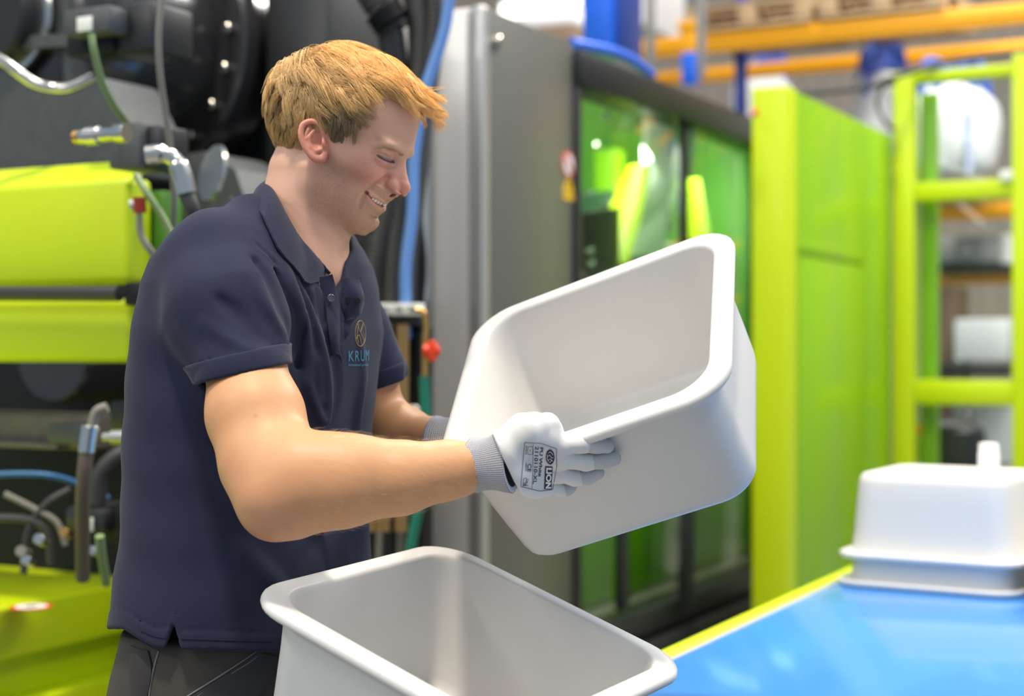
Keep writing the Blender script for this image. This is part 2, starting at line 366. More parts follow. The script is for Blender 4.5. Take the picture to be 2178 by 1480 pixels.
# knee-high lime cover in front
tz = 0.867
kc = part('base_cover', boxg((-4.2, 1.2, tz-.105), (-2.285, 2.62, tz), .008, 3).xf(MAB), M['lime'], lm)
part('base_recess', boxg((-4.2, 1.2, tz-.19), (-2.325, 2.60, tz-.10), .004).xf(MAB), M['lime'], lm)
part('base_skirt', boxg((-4.2, 1.2, 0.02), (-2.275, 2.62, tz-.19), .008, 3).xf(MAB), M['lime'], lm)
sa, sb_ = -2.47, 2.00
pc = P(66, 1291, .503/(551/3300)); pc.z = tz
stk = sub('warning_sticker', latheg([(.040, 0), (.040, .0012)], pc, (0, 0, 1), 32), M['red'], kc, lm)
for o_, r_, m_ in ((.0012, .031, M['white']), (.0018, .012, M['grey'])):
    sub('sticker_print', latheg([(r_, 0), (r_, .0006)], pc+Vector((0, 0, o_)), (0, 0, 1), 28), m_, kc, lm)

# ------------------------------------------------------------------ hoses between the machine and the cabinet
hz = thing('conduit_bundle', 'bundle of black corrugated conduits running down beside the cabinet, behind the face', 'conduit', P(800, 1300, 3.3))
for pts, r in (([(808, -60), (826, 40), (838, 120), (846, 220), (846, 330), (830, 430), (806, 520), (792, 610), (800, 760)], .030),
               ([(872, -60), (890, 40), (892, 140), (884, 240), (872, 330), (850, 440), (838, 540), (832, 650), (835, 760)], .026),
               ([(912, -60), (925, 30), (916, 130), (902, 230), (892, 330), (880, 430), (872, 540), (868, 640), (866, 760)], .024),
               ([(760, -60), (800, 10), (828, 30), (850, 60)], .030)):
    part('corrugated_conduit', corrug([P(x, y, 3.3) for x, y in pts], r, 14), M['hose'], hz)
part('collar', corrug([P(812, 20, 3.28), P(832, 48, 3.28)], .042, 16), M['black'], hz)
single('blue_air_hose', tubeg([P(x, y, 3.25) for x, y in ((962, -60), (948, 50), (928, 120), (905, 190), (890, 260), (880, 340), (878, 400), (876, 460), (866, 540), (862, 600), (864, 720))], .0125, 12), M['bluehose'],
       'blue air hose hanging in front of the black conduits', 'hose')
single('black_drape_hose', tubeg([P(x, y, 3.3) for x, y in ((905, 220), (890, 300), (884, 380), (888, 470), (896, 560), (890, 650))], .012, 12), M['black'],
       'thin black hose behind the blue air hose', 'hose')
tb = thing('terminal_rack', 'dark terminal rack with three pale square sockets and brown pipes, beside the far arm', 'rack', P(850, 1200, 3.3))
part('bar', bpx(790, 668, 892, 694, 2.75, .05, .004), M['dark'], tb)
for x_ in (804, 834, 862):
    s_ = part('socket', bpx(x_, 645, x_+26, 671, 2.74, .03, .002), M['white'], tb)
    sub('socket_face', bpx(x_+7, 652, x_+18, 662, 2.734, .006, .001), M['grey'], s_, tb)
part('post', bpx(872, 694, 896, 1200, 2.77, .05, .004), M['black'], tb)
part('backboard', bpx(720, 660, 882, 1300, 3.10, .04, .004), M['black'], tb)
for x_ in (812, 826, 852, 862, 796):
    part('brown_pipe', tubeg([P(x_, 690, 3.22), P(x_-2, 900, 3.22), P(x_-4, 1130, 3.22)], .0085, 10, 2), M['brownpipe'], tb)
for k, x_ in enumerate((784, 806, 828, 850)):
    part('lower_hose', tubeg([P(x_, 1060, 3.3), P(x_+3, 1120, 3.3), P(x_-2, 1240, 3.3)], .009, 10, 3), M['greyhose'] if k % 2 else M['dark'], tb)
part('round_knob', latheg([(.010, 0), (.016, .004), (.016, .02)], P(879, 878, 3.2), (0, 1, 0), 20), M['steel'], tb)
vt = thing('red_valve', 'small red hand valve on a brass pipe beside the grey cabinet', 'valve', P(912, 800, 3.06))
part('brass_pipe', tubeg([P(x, y, 3.06) for x, y in ((884, 660), (900, 664), (906, 690), (903, 735), (903, 800), (900, 900))], .0065, 10), M['brass'], vt)
part('valve_body', latheg([(.006, 0), (.013, .003), (.013, .03), (.007, .034)], P(899, 747, 3.04), (1, 0, .05), 16), M['red'], vt)
part('handle', boxg(P(911, 770, 3.03)-Vector((0, .008, 0)), P(928, 724, 3.03)+Vector((0, .008, 0)), .004), M['red'], vt)
single('green_hose', tubeg([P(x, y, 3.06) for x, y in ((902, 800), (905, 880), (908, 960), (900, 1040), (884, 1110), (872, 1180), (868, 1260))], .0105, 12), M['greenpipe'],
       'dark green hose dropping below the red valve', 'hose')

# ------------------------------------------------------------------ control cabinet
zt = HC+.885
cb = thing('control_cabinet', 'tall brushed grey control cabinet beside the glazed machine guard', 'cabinet', AB(-2.2, 3.8, 0), -TH)
part('body', bab(-2.55, -1.955, 3.505, 4.03, .02, zt, .006), M['cab'], cb)
part('front_door', bab(-2.54, -1.985, 3.488, 3.505, .05, zt-.01, .004), M['cab'], cb)
part('corner_profile', bab(-1.978, -1.940, 3.488, 3.53, .02, zt, .008, 3), mat('light_steel', (.55, .54, .52), .3, metal=.7), cb)
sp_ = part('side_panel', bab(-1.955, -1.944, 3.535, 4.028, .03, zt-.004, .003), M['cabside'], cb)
bq, bz = fa(1055, 90, -1.944)
lk = part('door_lock', latheg([(.006, 0), (.016, .002), (.016, .014), (.010, .018)], AB(-1.944, bq, bz), AB(1, 0, 0), 20), M['steel'], cb)
bq, bz = fa(1208, 350, -1.944)
part('prohibition_sticker', latheg([(.040, 0), (.040, .0015)], AB(-1.944, bq, bz), AB(1, 0, 0), 32), mat('sticker_red', (.6, .08, .05), .5), cb)
part('sticker_field', latheg([(.030, 0), (.030, .0015)], AB(-1.9424, bq, bz), AB(1, 0, 0), 32), M['white'], cb)
bar_ = [AB(-1.9405, bq+s*.024+w*.004, bz+s*.024-w*.004) for s, w in ((-1, -1), (-1, 1), (1, 1), (1, -1))]
part('sticker_bar', polyg([AB(-1.9405, bq-.022-.004, bz+.022-.004), AB(-1.9405, bq-.022+.004, bz+.022+.004), AB(-1.9405, bq+.022+.004, bz-.022+.004), AB(-1.9405, bq+.022-.004, bz-.022-.004)], AB(.001, 0, 0)), mat('sticker_bar_red', (.6, .05, .03), .5), cb)
bq, bz = fa(1209, 400, -1.944)
part('hazard_sticker', polyg([AB(-1.944, bq-.034, bz-.014), AB(-1.944, bq+.034, bz-.014), AB(-1.944, bq, bz+.050)], AB(.0015, 0, 0)), M['yellow'], cb)
part('hazard_text', polyg([AB(-1.944, bq-.034, bz-.034), AB(-1.944, bq+.034, bz-.034), AB(-1.944, bq+.034, bz-.018), AB(-1.944, bq-.034, bz-.018)], AB(.0015, 0, 0)), M['yellow'], cb)
part('hazard_mark', bab(-1.943, -1.9415, bq-.004, bq+.004, bz-.006, bz+.024, .0005), M['black'], cb)

# ------------------------------------------------------------------ machine guard with tinted glass
gt = HC+.862
gd = thing('machine_guard', 'dark framed machine guard with green tinted glass right of the grey cabinet', 'guard', AB(-2.1, 4.9, 0), -TH)
part('top_beam', bab(-2.05, -1.925, 4.04, 5.76, gt-.10, gt, .006), M['dark'], gd)
part('near_post', bab(-2.0, -1.935, 4.035, 4.075, .48, gt-.1, .004), M['dark'], gd)
part('far_post', bab(-2.0, -1.935, 5.70, 5.76, .48, gt-.1, .004), M['dark'], gd)
gl1 = part('glass_pane', bab(-1.955, -1.947, 4.075, 4.95, .54, gt-.10, .001), M['glass'], gd)
gl2 = part('glass_pane', bab(-1.970, -1.962, 4.90, 5.70, .54, gt-.10, .001), M['glass'], gd)
part('pane_edge', bab(-1.972, -1.945, 4.905, 4.935, .54, gt-.10, .002), M['dark'], gd)
part('bottom_rail', bab(-2.0, -1.93, 4.04, 5.76, .46, .54, .005), M['dark'], gd)
part('bed_panel', bab(-2.6, -1.90, 3.9, 5.8, .05, .44, .01), M['dark'], gd)
part('bed_ledge', bab(-1.92, -1.72, 3.9, 5.8, .30, .40, .01), mat('ledge_paint', (.05, .045, .035), .5), gd)
part('bed_foot', bab(-1.9, -1.65, 3.9, 5.8, .02, .26, .01), M['dark'], gd)
# machine behind the glass
im = thing('glazed_machine', 'green and black machine interior seen through the tinted guard glass', 'machine', AB(-2.7, 5.0, 0), -TH)
part('green_back', bab(-3.05, -2.95, 3.7, 7.2, .45, 2.48, .01), M['midgreen'], im)
gl_d = bpy.data.lights.new('interior_fill_lamp', 'AREA'); gl_o = bpy.data.objects.new('interior_fill_lamp', gl_d); col.objects.link(gl_o)  # unseen fill lamp, added to brighten the green behind the glass
gl_d.shape = 'RECTANGLE'; gl_d.size = .2; gl_d.size_y = 2.0; gl_d.energy = 38; gl_o.location = AB(-2.12, 5.25, 2.10); gl_o.matrix_world = Matrix.Translation(AB(-2.12, 5.25, 2.10)) @ Matrix.Rotation(-TH, 4, 'Z') @ Matrix.Rotation(radians(55), 4, 'Y')
part('green_side', bab(-3.05, -2.0, 6.4, 6.5, .45, 2.34, .01), M['midgreen'], im)
part('cross_beam', bab(-2.9, -2.2, 5.30, 5.42, 1.80, 1.96, .01), mat('dark_green_beam', (.02, .07, .03), .4), im)
part('carriage', bab(-2.6, -2.3, 5.15, 5.42, 1.45, 1.80, .02), M['dark'], im)
part('red_guide', bab(-2.32, -2.28, 4.6, 5.2, 1.40, 1.46, .01), mat('dull_red', (.30, .06, .03), .5), im)
part('hose_loop', tubeg([AB(-2.4, 4.5, 2.0), AB(-2.35, 4.7, 1.75), AB(-2.4, 5.0, 1.6), AB(-2.5, 5.3, 1.7)], .02, 10), M['hose'], im)
part('lime_frame', bab(-2.75, -2.65, 5.9, 6.0, .53, 2.2, .01), M['lime_side'], im)
part('bed', bab(-3.2, -2.05, 4.1, 6.3, .35, .53, .01), M['castbrown'], im)
part('lime_tray', bab(-2.45, -2.12, 4.15, 6.35, .53, .94, .02), M['lime_side'], im)
part('lime_box', bab(-2.9, -2.5, 4.7, 5.5, .53, 1.02, .02), M['lime_side'], im)
part('lime_box', bab(-2.9, -2.4, 5.8, 6.35, .53, 1.25, .02), M['lime_side'], im)
part('black_block', bab(-2.7, -2.4, 4.25, 4.6, .53, 1.62, .02), M['black'], im)
part('rod', tubeg([AB(-2.3, 4.2, .95), AB(-2.3, 6.3, .95)], .03, 16, 2), M['steel'], im)
part('rod', tubeg([AB(-2.3, 4.2, 1.75), AB(-2.3, 6.3, 1.75)], .03, 16, 2), M['hose'], im)
part('platen_plate', bab(-2.9, -2.25, 5.5, 5.62, .53, 1.75, .02), mat('dark_green_plate', (.07, .25, .04), .4), im)
part('slanted_arm', polyg([P(1290, 560, 5.0), P(1320, 440, 5.1), P(1362, 350, 5.2), P(1385, 350, 5.2), P(1372, 430, 5.1), P(1338, 560, 5.0)], AB(-.05, .02, 0)), M['lime'], im)
part('slanted_arm', polyg([P(1462, 380, 5.8), P(1488, 380, 5.8), P(1512, 500, 5.75), P(1484, 510, 5.75), P(1466, 440, 5.8)], AB(-.05, .02, 0)), M['lime'], im)
part('control_box', polyg([P(1262, 450, 4.8), P(1318, 440, 4.9), P(1318, 560, 4.9), P(1262, 575, 4.8)], AB(-.1, .05, 0)), M['black'], im)
part('upright', bpx(1446, 1060, 1466, 1290, 4.75, .05, .004), M['dark'], im)
part('upright', bpx(1308, 1100, 1326, 1300, 4.35, .05, .004), M['dark'], im)
for x_, y_, d_ in ((1272, 310, 4.9), (1290, 430, 4.8), (1255, 412, 4.7), (1256, 535, 4.7), (1258, 562, 4.7), (1290, 245, 4.9), (1362, 262, 5.0)):
    part('steel_bead', latheg([(.004, 0), (.012, .004), (.012, .01)], P(x_, y_, d_), (0, 1, 0), 12), M['steel'], im)  # small steel beads at scattered points behind the glass
cu = thing('strip_curtain', 'frosted plastic strip curtain hanging behind the guard glass', 'curtain', P(1400, 545, 5.2))
rnd = random.Random(3)
for k in range(5):
    xa = 1385+k*11; xb = 1338+k*17
    pts = [P(xa, 222, 5.30), P(xa-6, 300, 5.30), P(xa-12-k, 400, 5.27), P(xb, 480, 5.25), P(xb-10, 545, 5.22)]
    ps = spline(pts, 6); v = []
    for i_, p in enumerate(ps):
        w = .021; yo = .004*sin(i_*.7+k)
        v += [p+Vector((-w, yo, 0)), p+Vector((w, yo, 0)), p+Vector((w, yo+.003, 0)), p+Vector((-w, yo+.003, 0))]
    f = []
    for i_ in range(len(ps)-1):
        for j in range(4): f.append((i_*4+j, i_*4+(j+1) % 4, i_*4+4+(j+1) % 4, i_*4+4+j))
    part('plastic_strip', G().add(v, f), M['curtain'], cu)
for k in range(3):
    part('plastic_strip', polyg([P(1455+k*10, 236, 5.4), P(1464+k*10, 236, 5.4), P(1462+k*5, 380, 5.4), P(1455+k*4, 380, 5.4)], Vector((0, .004, 0))), M['curtain'], cu)

# ------------------------------------------------------------------ lime door housing
ld_ = thing('lime_housing', 'tall closed lime green machine housing right of the tinted glass', 'machine', AB(-1.66, 5.6, 0), -TH)
hb0, hb1, ha = 4.90, 6.26, -1.585
ztop = HC+.86
part('front_post', bab(ha-.125, ha, hb0, hb0+.10, .02, ztop, .010, 3), M['lime'], ld_)
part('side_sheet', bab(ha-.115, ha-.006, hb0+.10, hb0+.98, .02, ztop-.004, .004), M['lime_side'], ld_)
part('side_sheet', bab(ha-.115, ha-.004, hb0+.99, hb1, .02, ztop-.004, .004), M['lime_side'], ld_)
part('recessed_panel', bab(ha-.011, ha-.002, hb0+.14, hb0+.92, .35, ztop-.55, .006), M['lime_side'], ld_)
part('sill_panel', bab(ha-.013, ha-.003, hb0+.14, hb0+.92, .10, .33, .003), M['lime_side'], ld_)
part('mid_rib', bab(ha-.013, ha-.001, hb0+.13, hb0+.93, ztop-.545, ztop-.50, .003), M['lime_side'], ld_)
part('red_lamp', cylg(P(1600, 240, 5.05), P(1612, 240, 5.05), .012, 14), M['red'], ld_)

# ------------------------------------------------------------------ lime gate frame with clear panels
gb = 6.27
gf = thing('lime_gate', 'lime green gate frame with clear panels at the right, behind the conveyor', 'gate', AB(-1.2, gb, 0), -TH)
def gpx(x0, y0, x1, y1, b=gb, t=.06): return bpx(x0, y0, x1, y1, b, t, .006)
aL0, _ = fb(1898, 500, gb); aL1, _ = fb(1944, 500, gb); aR0, _ = fb(2152, 500, gb); aR1 = aR0+.10
zt_, zb_ = fb(1900, 152, gb)[1], 0.02
part('post', bab(aL0, aL1, gb, gb+.08, zb_, zt_, .008), M['lime'], gf)
part('post', bab(aR0, aR1, gb, gb+.08, zb_, zt_+.03, .008), M['lime'], gf)
part('top_rail', bab(aL1, aR0, gb+.005, gb+.07, fb(1950, 176, gb)[1], zt_-.005, .006), M['lime'], gf)
part('middle_rail', bab(aL1, aR0, gb+.005, gb+.07, fb(1950, 428, gb)[1], fb(1950, 388, gb)[1], .006), M['lime'], gf)
part('lower_rail', bab(aL1, aR0, gb+.005, gb+.07, fb(1950, 860, gb)[1], fb(1950, 808, gb)[1], .006), M['lime'], gf)
part('bottom_rail', bab(aL1, aR0, gb+.005, gb+.07, .1, .3, .006), M['lime'], gf)
part('hinge_plate', bpx(2126, 362, 2152, 384, gb-.01, .01, .003), M['white'], gf)
for z0_, z1_ in ((fb(1950, 388, gb)[1], fb(1950, 176, gb)[1]), (fb(1950, 808, gb)[1], fb(1950, 428, gb)[1]), (.3, fb(1950, 860, gb)[1])):
    part('clear_panel', bab(aL1, aR0, gb+.035, gb+.041, z0_, z1_, .001), M['clear'], gf)
part('inner_stile', bab(aL1+.0, aL1+.07, gb+.10, gb+.14, .1, zt_-.08, .004), M['lime_side'], gf)
part('rail_cable', tubeg([P(1700, 200, 6.2), P(1850, 185, 6.25), P(1900, 165, 6.2), P(2000, 135, 6.2), P(2178, 110, 6.1), P(2300, 95, 6.0)], .012, 8), M['hose'], gf)
single('looped_cable', tubeg([P(x, y, 6.22) for x, y in ((1905, 178), (1880, 182), (1868, 210), (1872, 240), (1890, 268), (1905, 275))], .008, 8), M['hose'], 'thin black cable looped beside the lime gate post', 'cable')

# ------------------------------------------------------------------ conveyor
cz = .885
cv = thing('conveyor', 'blue belt conveyor table with lime green edge rail, lower right', 'conveyor', AB(.3, 2.6, 0), -TH)
ca = -.945
belt = part('belt', boxg((ca+.030, 1.87, cz-.012), (1.5, 4.25, cz), .004).xf(MAB), M['blue_belt'], cv)
part('side_rail', boxg((ca-.004, 1.87, cz-.14), (ca+.026, 4.3, cz+.006), .006, 3).xf(MAB), M['lime'], cv)
part('end_rail', boxg((ca, 4.27, cz-.14), (1.5, 4.30, cz+.006), .006, 3).xf(MAB), M['lime'], cv)
part('edge_strip', boxg((ca+.026, 1.87, cz-.02), (ca+.034, 4.25, cz+.002), .002).xf(MAB), M['panel'], cv)
part('bed', boxg((ca+.03, 1.97, cz-.13), (1.48, 4.24, cz-.014), .004).xf(MAB), M['grey'], cv)
for a_, b_ in ((ca+.05, 2.1), (ca+.05, 4.1), (1.4, 2.1), (1.4, 4.1)):
    part('leg', boxg((a_, b_, .0), (a_+.06, b_+.06, cz-.13), .004).xf(MAB), M['grey'], cv)

# ------------------------------------------------------------------ racks and stores beyond the guard
rb0 = 8.2
def beam(x0, y0, x1, y1, b, m, label, t=.05, grp='orange rack beams behind the machines'):
    a0, z0_ = fb(x0, y0, b); a1, _ = fb(x1, y0, b); _, z1_ = fb(x0, y1, b)
    g = bab(a0, a1, b, b+t, z0_, z1_, .006)
    # the folded flange lines of a box beam
    g.join(bab(a0, a1, b-.006, b, z0_-(z0_-z1_)*.42, z0_-(z0_-z1_)*.55, .002))
    return single('rack_beam', g, m, label, 'beam', grp)
beam(1335, 88, 2900, 128, rb0, M['orange'], 'upper orange rack beam running across the top right corner')
beam(1330, 160, 2900, 188, rb0+1.1, M['orange'], 'darker orange rack beam just below and behind the top one')
beam(1975, 436, 2900, 470, rb0+.4, M['orange'], 'orange rack beam seen through the gate below its middle rail')
beam(1985, 585, 2900, 606, rb0+1.2, M['orange'], 'lowest orange rack beam seen through the gate panel')
def upright(x0, x1, b, m, label, ztop=4.2):
    a0, _ = fb(x0, 500, b); a1, _ = fb(x1, 500, b)
    g = bab(a0, a1, b+.03, b+.09, 0, ztop, .006)
    return single('rack_upright', g, m, label, 'upright', 'rack uprights behind the machines')
upright(1558, 1580, rb0+.2, M['rackblue'], 'dark blue rack upright left of the white bag')
upright(2340, 2370, rb0, M['rackblue'], 'dark blue rack upright at the right edge of the hall')
up2 = single('rack_post', bpx(1446, 48, 1479, 112, rb0-.4, .06, .004).join(bpx(1440, 46, 1484, 60, rb0-.41, .07, .004)), M['orange'], 'short orange bracket hanging from the upper rack beam', 'bracket')
single('blue_bracket', bpx(1449, 112, 1478, 178, rb0-.4, .06, .004), M['postblue'], 'small bright blue bracket below the orange bracket', 'bracket')
single('grey_mast', bpx(1372, -60, 1386, 150, 7.2, .05, .004), M['grey'], 'thin grey mast left of the orange bracket', 'mast')
single('second_grey_mast', bpx(1480, -60, 1494, 165, 7.2, .05, .004), M['grey'], 'thin grey mast right of the orange bracket', 'mast')
single('grey_crate', bpx(1404, -80, 1476, 40, rb0+1.2, .8, .01), M['grey'], 'grey crate standing on the upper rack beam', 'crate')
# blue column with flared skirt on top of the guard
bc = thing('blue_column', 'bright blue square column rising above the dark guard beam', 'column', P(1280, 110, 5.3))
part('shaft', bpx(1238, -120, 1298, 108, 4.95, .22, .01), M['postblue'], bc)
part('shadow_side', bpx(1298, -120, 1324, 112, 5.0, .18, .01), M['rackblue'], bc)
part('skirt', tubeg([P(1215, 92, 4.7), P(1260, 100, 4.8), P(1310, 112, 4.95), P(1350, 132, 5.1), P(1385, 160, 5.25)], .018, 10), M['postblue'], bc)
# pallets on top of the upper beam
def pallet(ctr_px, b, wpx, zpx, label):
    a0, z0_ = fb(ctr_px-wpx/2, zpx, b); a1, _ = fb(ctr_px+wpx/2, zpx, b)
    t = thing('pallet', label, 'pallet', AB((a0+a1)/2, b+.4, z0_), -TH, 'wooden pallets in the racks')
    h = .022
    for k in range(5): part('deck_board', bab(a0, a1, b+.17*k, b+.17*k+.11, z0_+.122, z0_+.144, .003), M['wood'], t)
    for k in range(3): part('bottom_board', bab(a0, a1, b+.36*k, b+.36*k+.10, z0_, z0_+.022, .003), M['wood'], t)
    for i in range(3):
        for k in range(3):
            x = a0+(a1-a0-.1)*i/2; part('block', bab(x, x+.10, b+.36*k, b+.36*k+.10, z0_+.022, z0_+.10, .003), M['wood'], t)
    for i in range(3):
        x = a0+(a1-a0-.1)*i/2; part('stringer', bab(x, x+.10, b, b+.82, z0_+.10, z0_+.122, .003), M['wood'], t)
    return t
pallet(1590, rb0-.02, 270, 72, 'wooden pallet on the upper orange beam, nearest the blue bracket')
pallet(1875, rb0-.02, 270, 42, 'wooden pallet on the upper orange beam near the top right corner')
pallet(2030, rb0+.38, 130, 437, 'wooden pallet on the beam seen through the gate')
single('white_load', bpx(1300, -100, 1366, 55, rb0+.2, .7, .02), M['bag'], 'white wrapped load above the grey mast', 'load')
single('shelf_box', bpx(1085, 40, 1226, 60, 7.0, .3, .02).join(bpx(1120, 20, 1226, 100, 7.3, .4, .02)), M['bag'], 'white wrapped load behind the grey cabinet top', 'load')
single('brown_carton', bpx(1090, 62, 1215, 125, 6.6, .3, .01), M['card'], 'brown carton strip behind the cabinet top', 'box')
def lamp(x0, y0, x1, y1, b, label):
    t = thing('hall_light', label, 'light', AB(*(lambda q: (q[0], b, q[1]))(fb((x0+x1)/2, (y0+y1)/2, b))), -TH, 'bright hall lights')
    part('housing', bpx(x0, y0, x1, y1, b+.02, .06, .01), M['lampcase'], t)
    part('diffuser', bpx(x0+4, y0+4, x1-4, y1+3, b, .03, .01), M['lampm'], t)
lamp(1060, 4, 1236, 28, 8.6, 'long bright hall light behind the top of the grey cabinet')
lamp(770, -14, 820, 20, 8.0, 'bright hall light at the top, above the black conduits')
# white bulk bag with blue lifting straps
def bulk_bag(x0, x1, y0, y1, Y, label):
    c = P((x0+x1)/2, y1, Y); r = (x1-x0)/2/FPX*Y; h = (y1-y0)/FPX*Y
    t = thing('bulk_bag', label, 'bag', c, -.2, 'white bulk bags behind the gate')
    v = []; f = []; n = 40
    prof = [(.80, 0), (.90, .03), (.98, .12), (1.02, .30), (1.03, .50), (1.0, .66), (.92, .78), (.74, .88), (.48, .95), (.30, .975), (.22, 1.0)]
    for (k, hh) in prof:
        for i in range(n):
            an = 2*pi*i/n; sq = (abs(cos(an))**4+abs(sin(an))**4)**(-.25)
            q = 1+.03*sin(an*5+hh*9)+.02*sin(an*11+hh*4)
            rr = r*k*(sq*(.86-.4*hh*hh)+(1-(.86-.4*hh*hh)))*q if hh > .7 else r*k*(sq*.7+.3)*q
            v.append(c+Vector((cos(an)*rr, sin(an)*rr, h*hh)))
    m = len(prof)
    for i in range(m-1):
        for k in range(n): f.append((i*n+k, i*n+(k+1) % n, (i+1)*n+(k+1) % n, (i+1)*n+k))
    f.append(tuple(range(n))[::-1]); f.append(tuple((m-1)*n+k for k in range(n)))
    part('sack', G().add(v, f), M['bag'], t, 180)
    for sx in (-1, 1):
        for sy in (-1, 1):
            b0_ = c+Vector((sx*r*.72, sy*r*.72, h*.60)); b1_ = c+Vector((sx*r*.62, sy*r*.62, h*.98)); b2_ = c+Vector((sx*r*.45, sy*r*.5, h*1.13))
            part('lifting_strap', tubeg([b0_, b1_, b2_, b1_+Vector((-sx*.12, 0, .03)), c+Vector((sx*r*.4, sy*r*.7, h*.85))], .028, 8), M['strap'], t)
    part('blue_seam', tubeg([c+Vector((r*.18, -r*1.07, h*q)) for q in (0, .2, .4, .6)], .02, 8), mat('pale_blue_seam', (.55, .62, .85), .7), t)
    return t
bulk_bag(1908, 2112, 168, 380, 8.3, 'large white bulk bag with blue straps behind the gate')
bulk_bag(1822, 1930, 130, 330, 8.9, 'white bulk bag with a blue strap, left of the gate post')
bulk_bag(1560, 1680, 125, 330, 11.2, 'pale bulk bag behind the top of the lime housing')
sh = thing('storage_shelf', 'brown and white stored goods seen low through the gate panels', 'shelf', AB(fb(2050, 900, 8.6)[0], 8.6, 0), -TH)
part('brown_panel', bpx(1980, 608, 2030, 1100, 8.9, .4, .01), M['card'], sh)
part('pale_carton', bpx(2028, 678, 2145, 770, 8.7, .4, .02), M['bag'], sh)
part('pale_panel', bpx(2028, 770, 2060, 1060, 8.8, .1, .01), M['panel'], sh)
part('grey_shelf', bpx(1998, 775, 2140, 800, 8.4, .5, .01), M['dark'], sh)
part('white_board', bpx(2060, 865, 2150, 985, 8.9, .1, .01), M['bag'], sh)
part('pale_shelf', bpx(1985, 505, 2160, 560, 9.4, .3, .02), M['panel'], sh)
part('dark_shelf', bpx(1985, 560, 2160, 578, 9.3, .3, .02), M['dark'], sh)
part('white_bucket', cylg(P(2148, 560, 8.6), P(2148, 500, 8.6), .05, 20), M['bag'], sh)
fk = thing('pump_unit', 'small dark pump unit with a red lamp behind the white stacked tub', 'pump', P(2010, 1010, 6.9))
part('body', latheg([(.06, 0), (.13, .02), (.14, .1), (.13, .2), (.05, .26)], P(2030, 1010, 6.9), (0, 0, 1), 24), M['dark'], fk)
part('red_lamp', latheg([(.01, 0), (.035, .01), (.03, .04)], P(1964, 918, 6.7), (0, 1, 0), 16), M['red'], fk)
part('hose', tubeg([P(x, y, 6.8) for x, y in ((1968, 935), (2000, 908), (2050, 915), (2075, 950), (2080, 1000))], .02, 10), M['hose'], fk)
part('motor', cylg(P(1970, 960, 6.9), P(2060, 955, 7.0), .07, 20), M['dark'], fk)

# ================================================================== white tubs
def rrect(hx, hy, r, n=8):
    o = []
    for cx_, cy_, a0_ in ((hx-r, hy-r, 0), (-hx+r, hy-r, pi/2), (-hx+r, -hy+r, pi), (hx-r, -hy+r, 3*pi/2)):
        for k in range(n+1):
            an = a0_+pi/2*k/n; o.append((cx_+r*cos(an), cy_+r*sin(an)))
        # a mid point along the straight edge keeps quads even
    return o
def tub_geo(L=.374, W=.375, H=.174, n=8):
    hx, hy = L/2, W/2
    # (inset of outer rectangle, corner radius, z)
    R = [(.092, .02, .005), (.060, .03, .0046), (.0495, .036, .0060), (.0430, .040, .0115), (.0400, .042, .022), (.0365, .043, .06), (.0315, .044, .12), (.0275, .045, .162),
         (.0266, .046, .1690), (.0255, .0465, .1722), (.0225, .049, .1742), (.0080, .0545, .1738), (.0030, .0565, .1726), (.0006, .058, .1698), (.0, .058, .1655), (.0010, .058, .1622),
         (.0035, .056, .1608), (.0052, .055, .1622), (.0078, .054, .1655), (.0150, .052, .1672), (.0205, .050, .1640), (.0225, .049, .158),
         (.0265, .047, .12), (.0310, .045, .06), (.0345, .043, .022), (.0372, .041, .010), (.0430, .038, .0030), (.052, .034, .0006), (.065, .03, 0), (.092, .02, 0)]
    v = []; f = []
    for (ins, r, z) in R:
        for (x, y) in rrect(hx-ins, hy-ins, r, n): v.append(Vector((x, y, z)))
    m = 4*(n+1)
    for i in range(len(R)-1):
        for k in range(m): f.append((i*m+k, i*m+(k+1) % m, (i+1)*m+(k+1) % m, (i+1)*m+k))
    f.append(tuple(range(m))[::-1]); f.append(tuple((len(R)-1)*m+k for k in range(m)))
    return G().add(v, f)
def mat4(R, t):
    m = Matrix.Identity(4)
    for i in range(3):
        for j in range(3): m[i][j] = R[i][j]
    m.translation = Vector(t); return m
TUB = tub_geo(); tub_me = None
def place_tub(mx, label, group=None):
    global tub_me
    if tub_me is None:
        o = part('plastic_tub', TUB, M['bin'], None, 60); tub_me = o.data
    else:
        o = bpy.data.objects.new('plastic_tub', tub_me); col.objects.link(o)
    o.matrix_world = mx; return tag(o, label, 'tub', group)
def ortho(R):
    u, s, vt = np.linalg.svd(np.array(R)); return (u@vt).tolist()
HELD = mat4(ortho([[.8790, .1311, -.4586], [-.3507, .8292, -.4351], [.3232, .5433, .7748]]), (.1701, 1.9445, HC-.1358))
LOW = mat4(ortho([[.7996, .5457, .2508], [-.5045, .8369, -.2123], [-.3258, .0433, .9445]]), (-.0831, 1.7589, HC-.4755))
place_tub(HELD, 'white plastic tub held tilted in the gloved hands')
place_tub(LOW, 'open white plastic tub in front of the man, at the bottom edge')
def inv_tub(x, y, z, yaw, label):
    m = Matrix.Translation((x, y, z+.1742)) @ Matrix.Rotation(yaw, 4, 'Z') @ Matrix.Rotation(pi, 4, 'X')
    return place_tub(m, label, 'upturned tubs stacked on the conveyor')
c1 = P(1775, 1245, 3.17); c2 = P(2130, 1276, 2.99)
yw = radians(-31); ex = Vector((cos(yw), sin(yw), 0)); ey = Vector((-sin(yw), cos(yw), 0))
ct = P(1766, 1245, 3.17)+ex*.187+ey*.187; ct.z = cz
inv_tub(ct.x, ct.y, cz, yw, 'lower upturned white tub of the stack on the blue belt, under the other')
inv_tub(ct.x+.002, ct.y, cz+.056, yw+.01, 'upper upturned white tub on the stack on the blue belt')
ct2 = ct+ex*.385-ey*.01
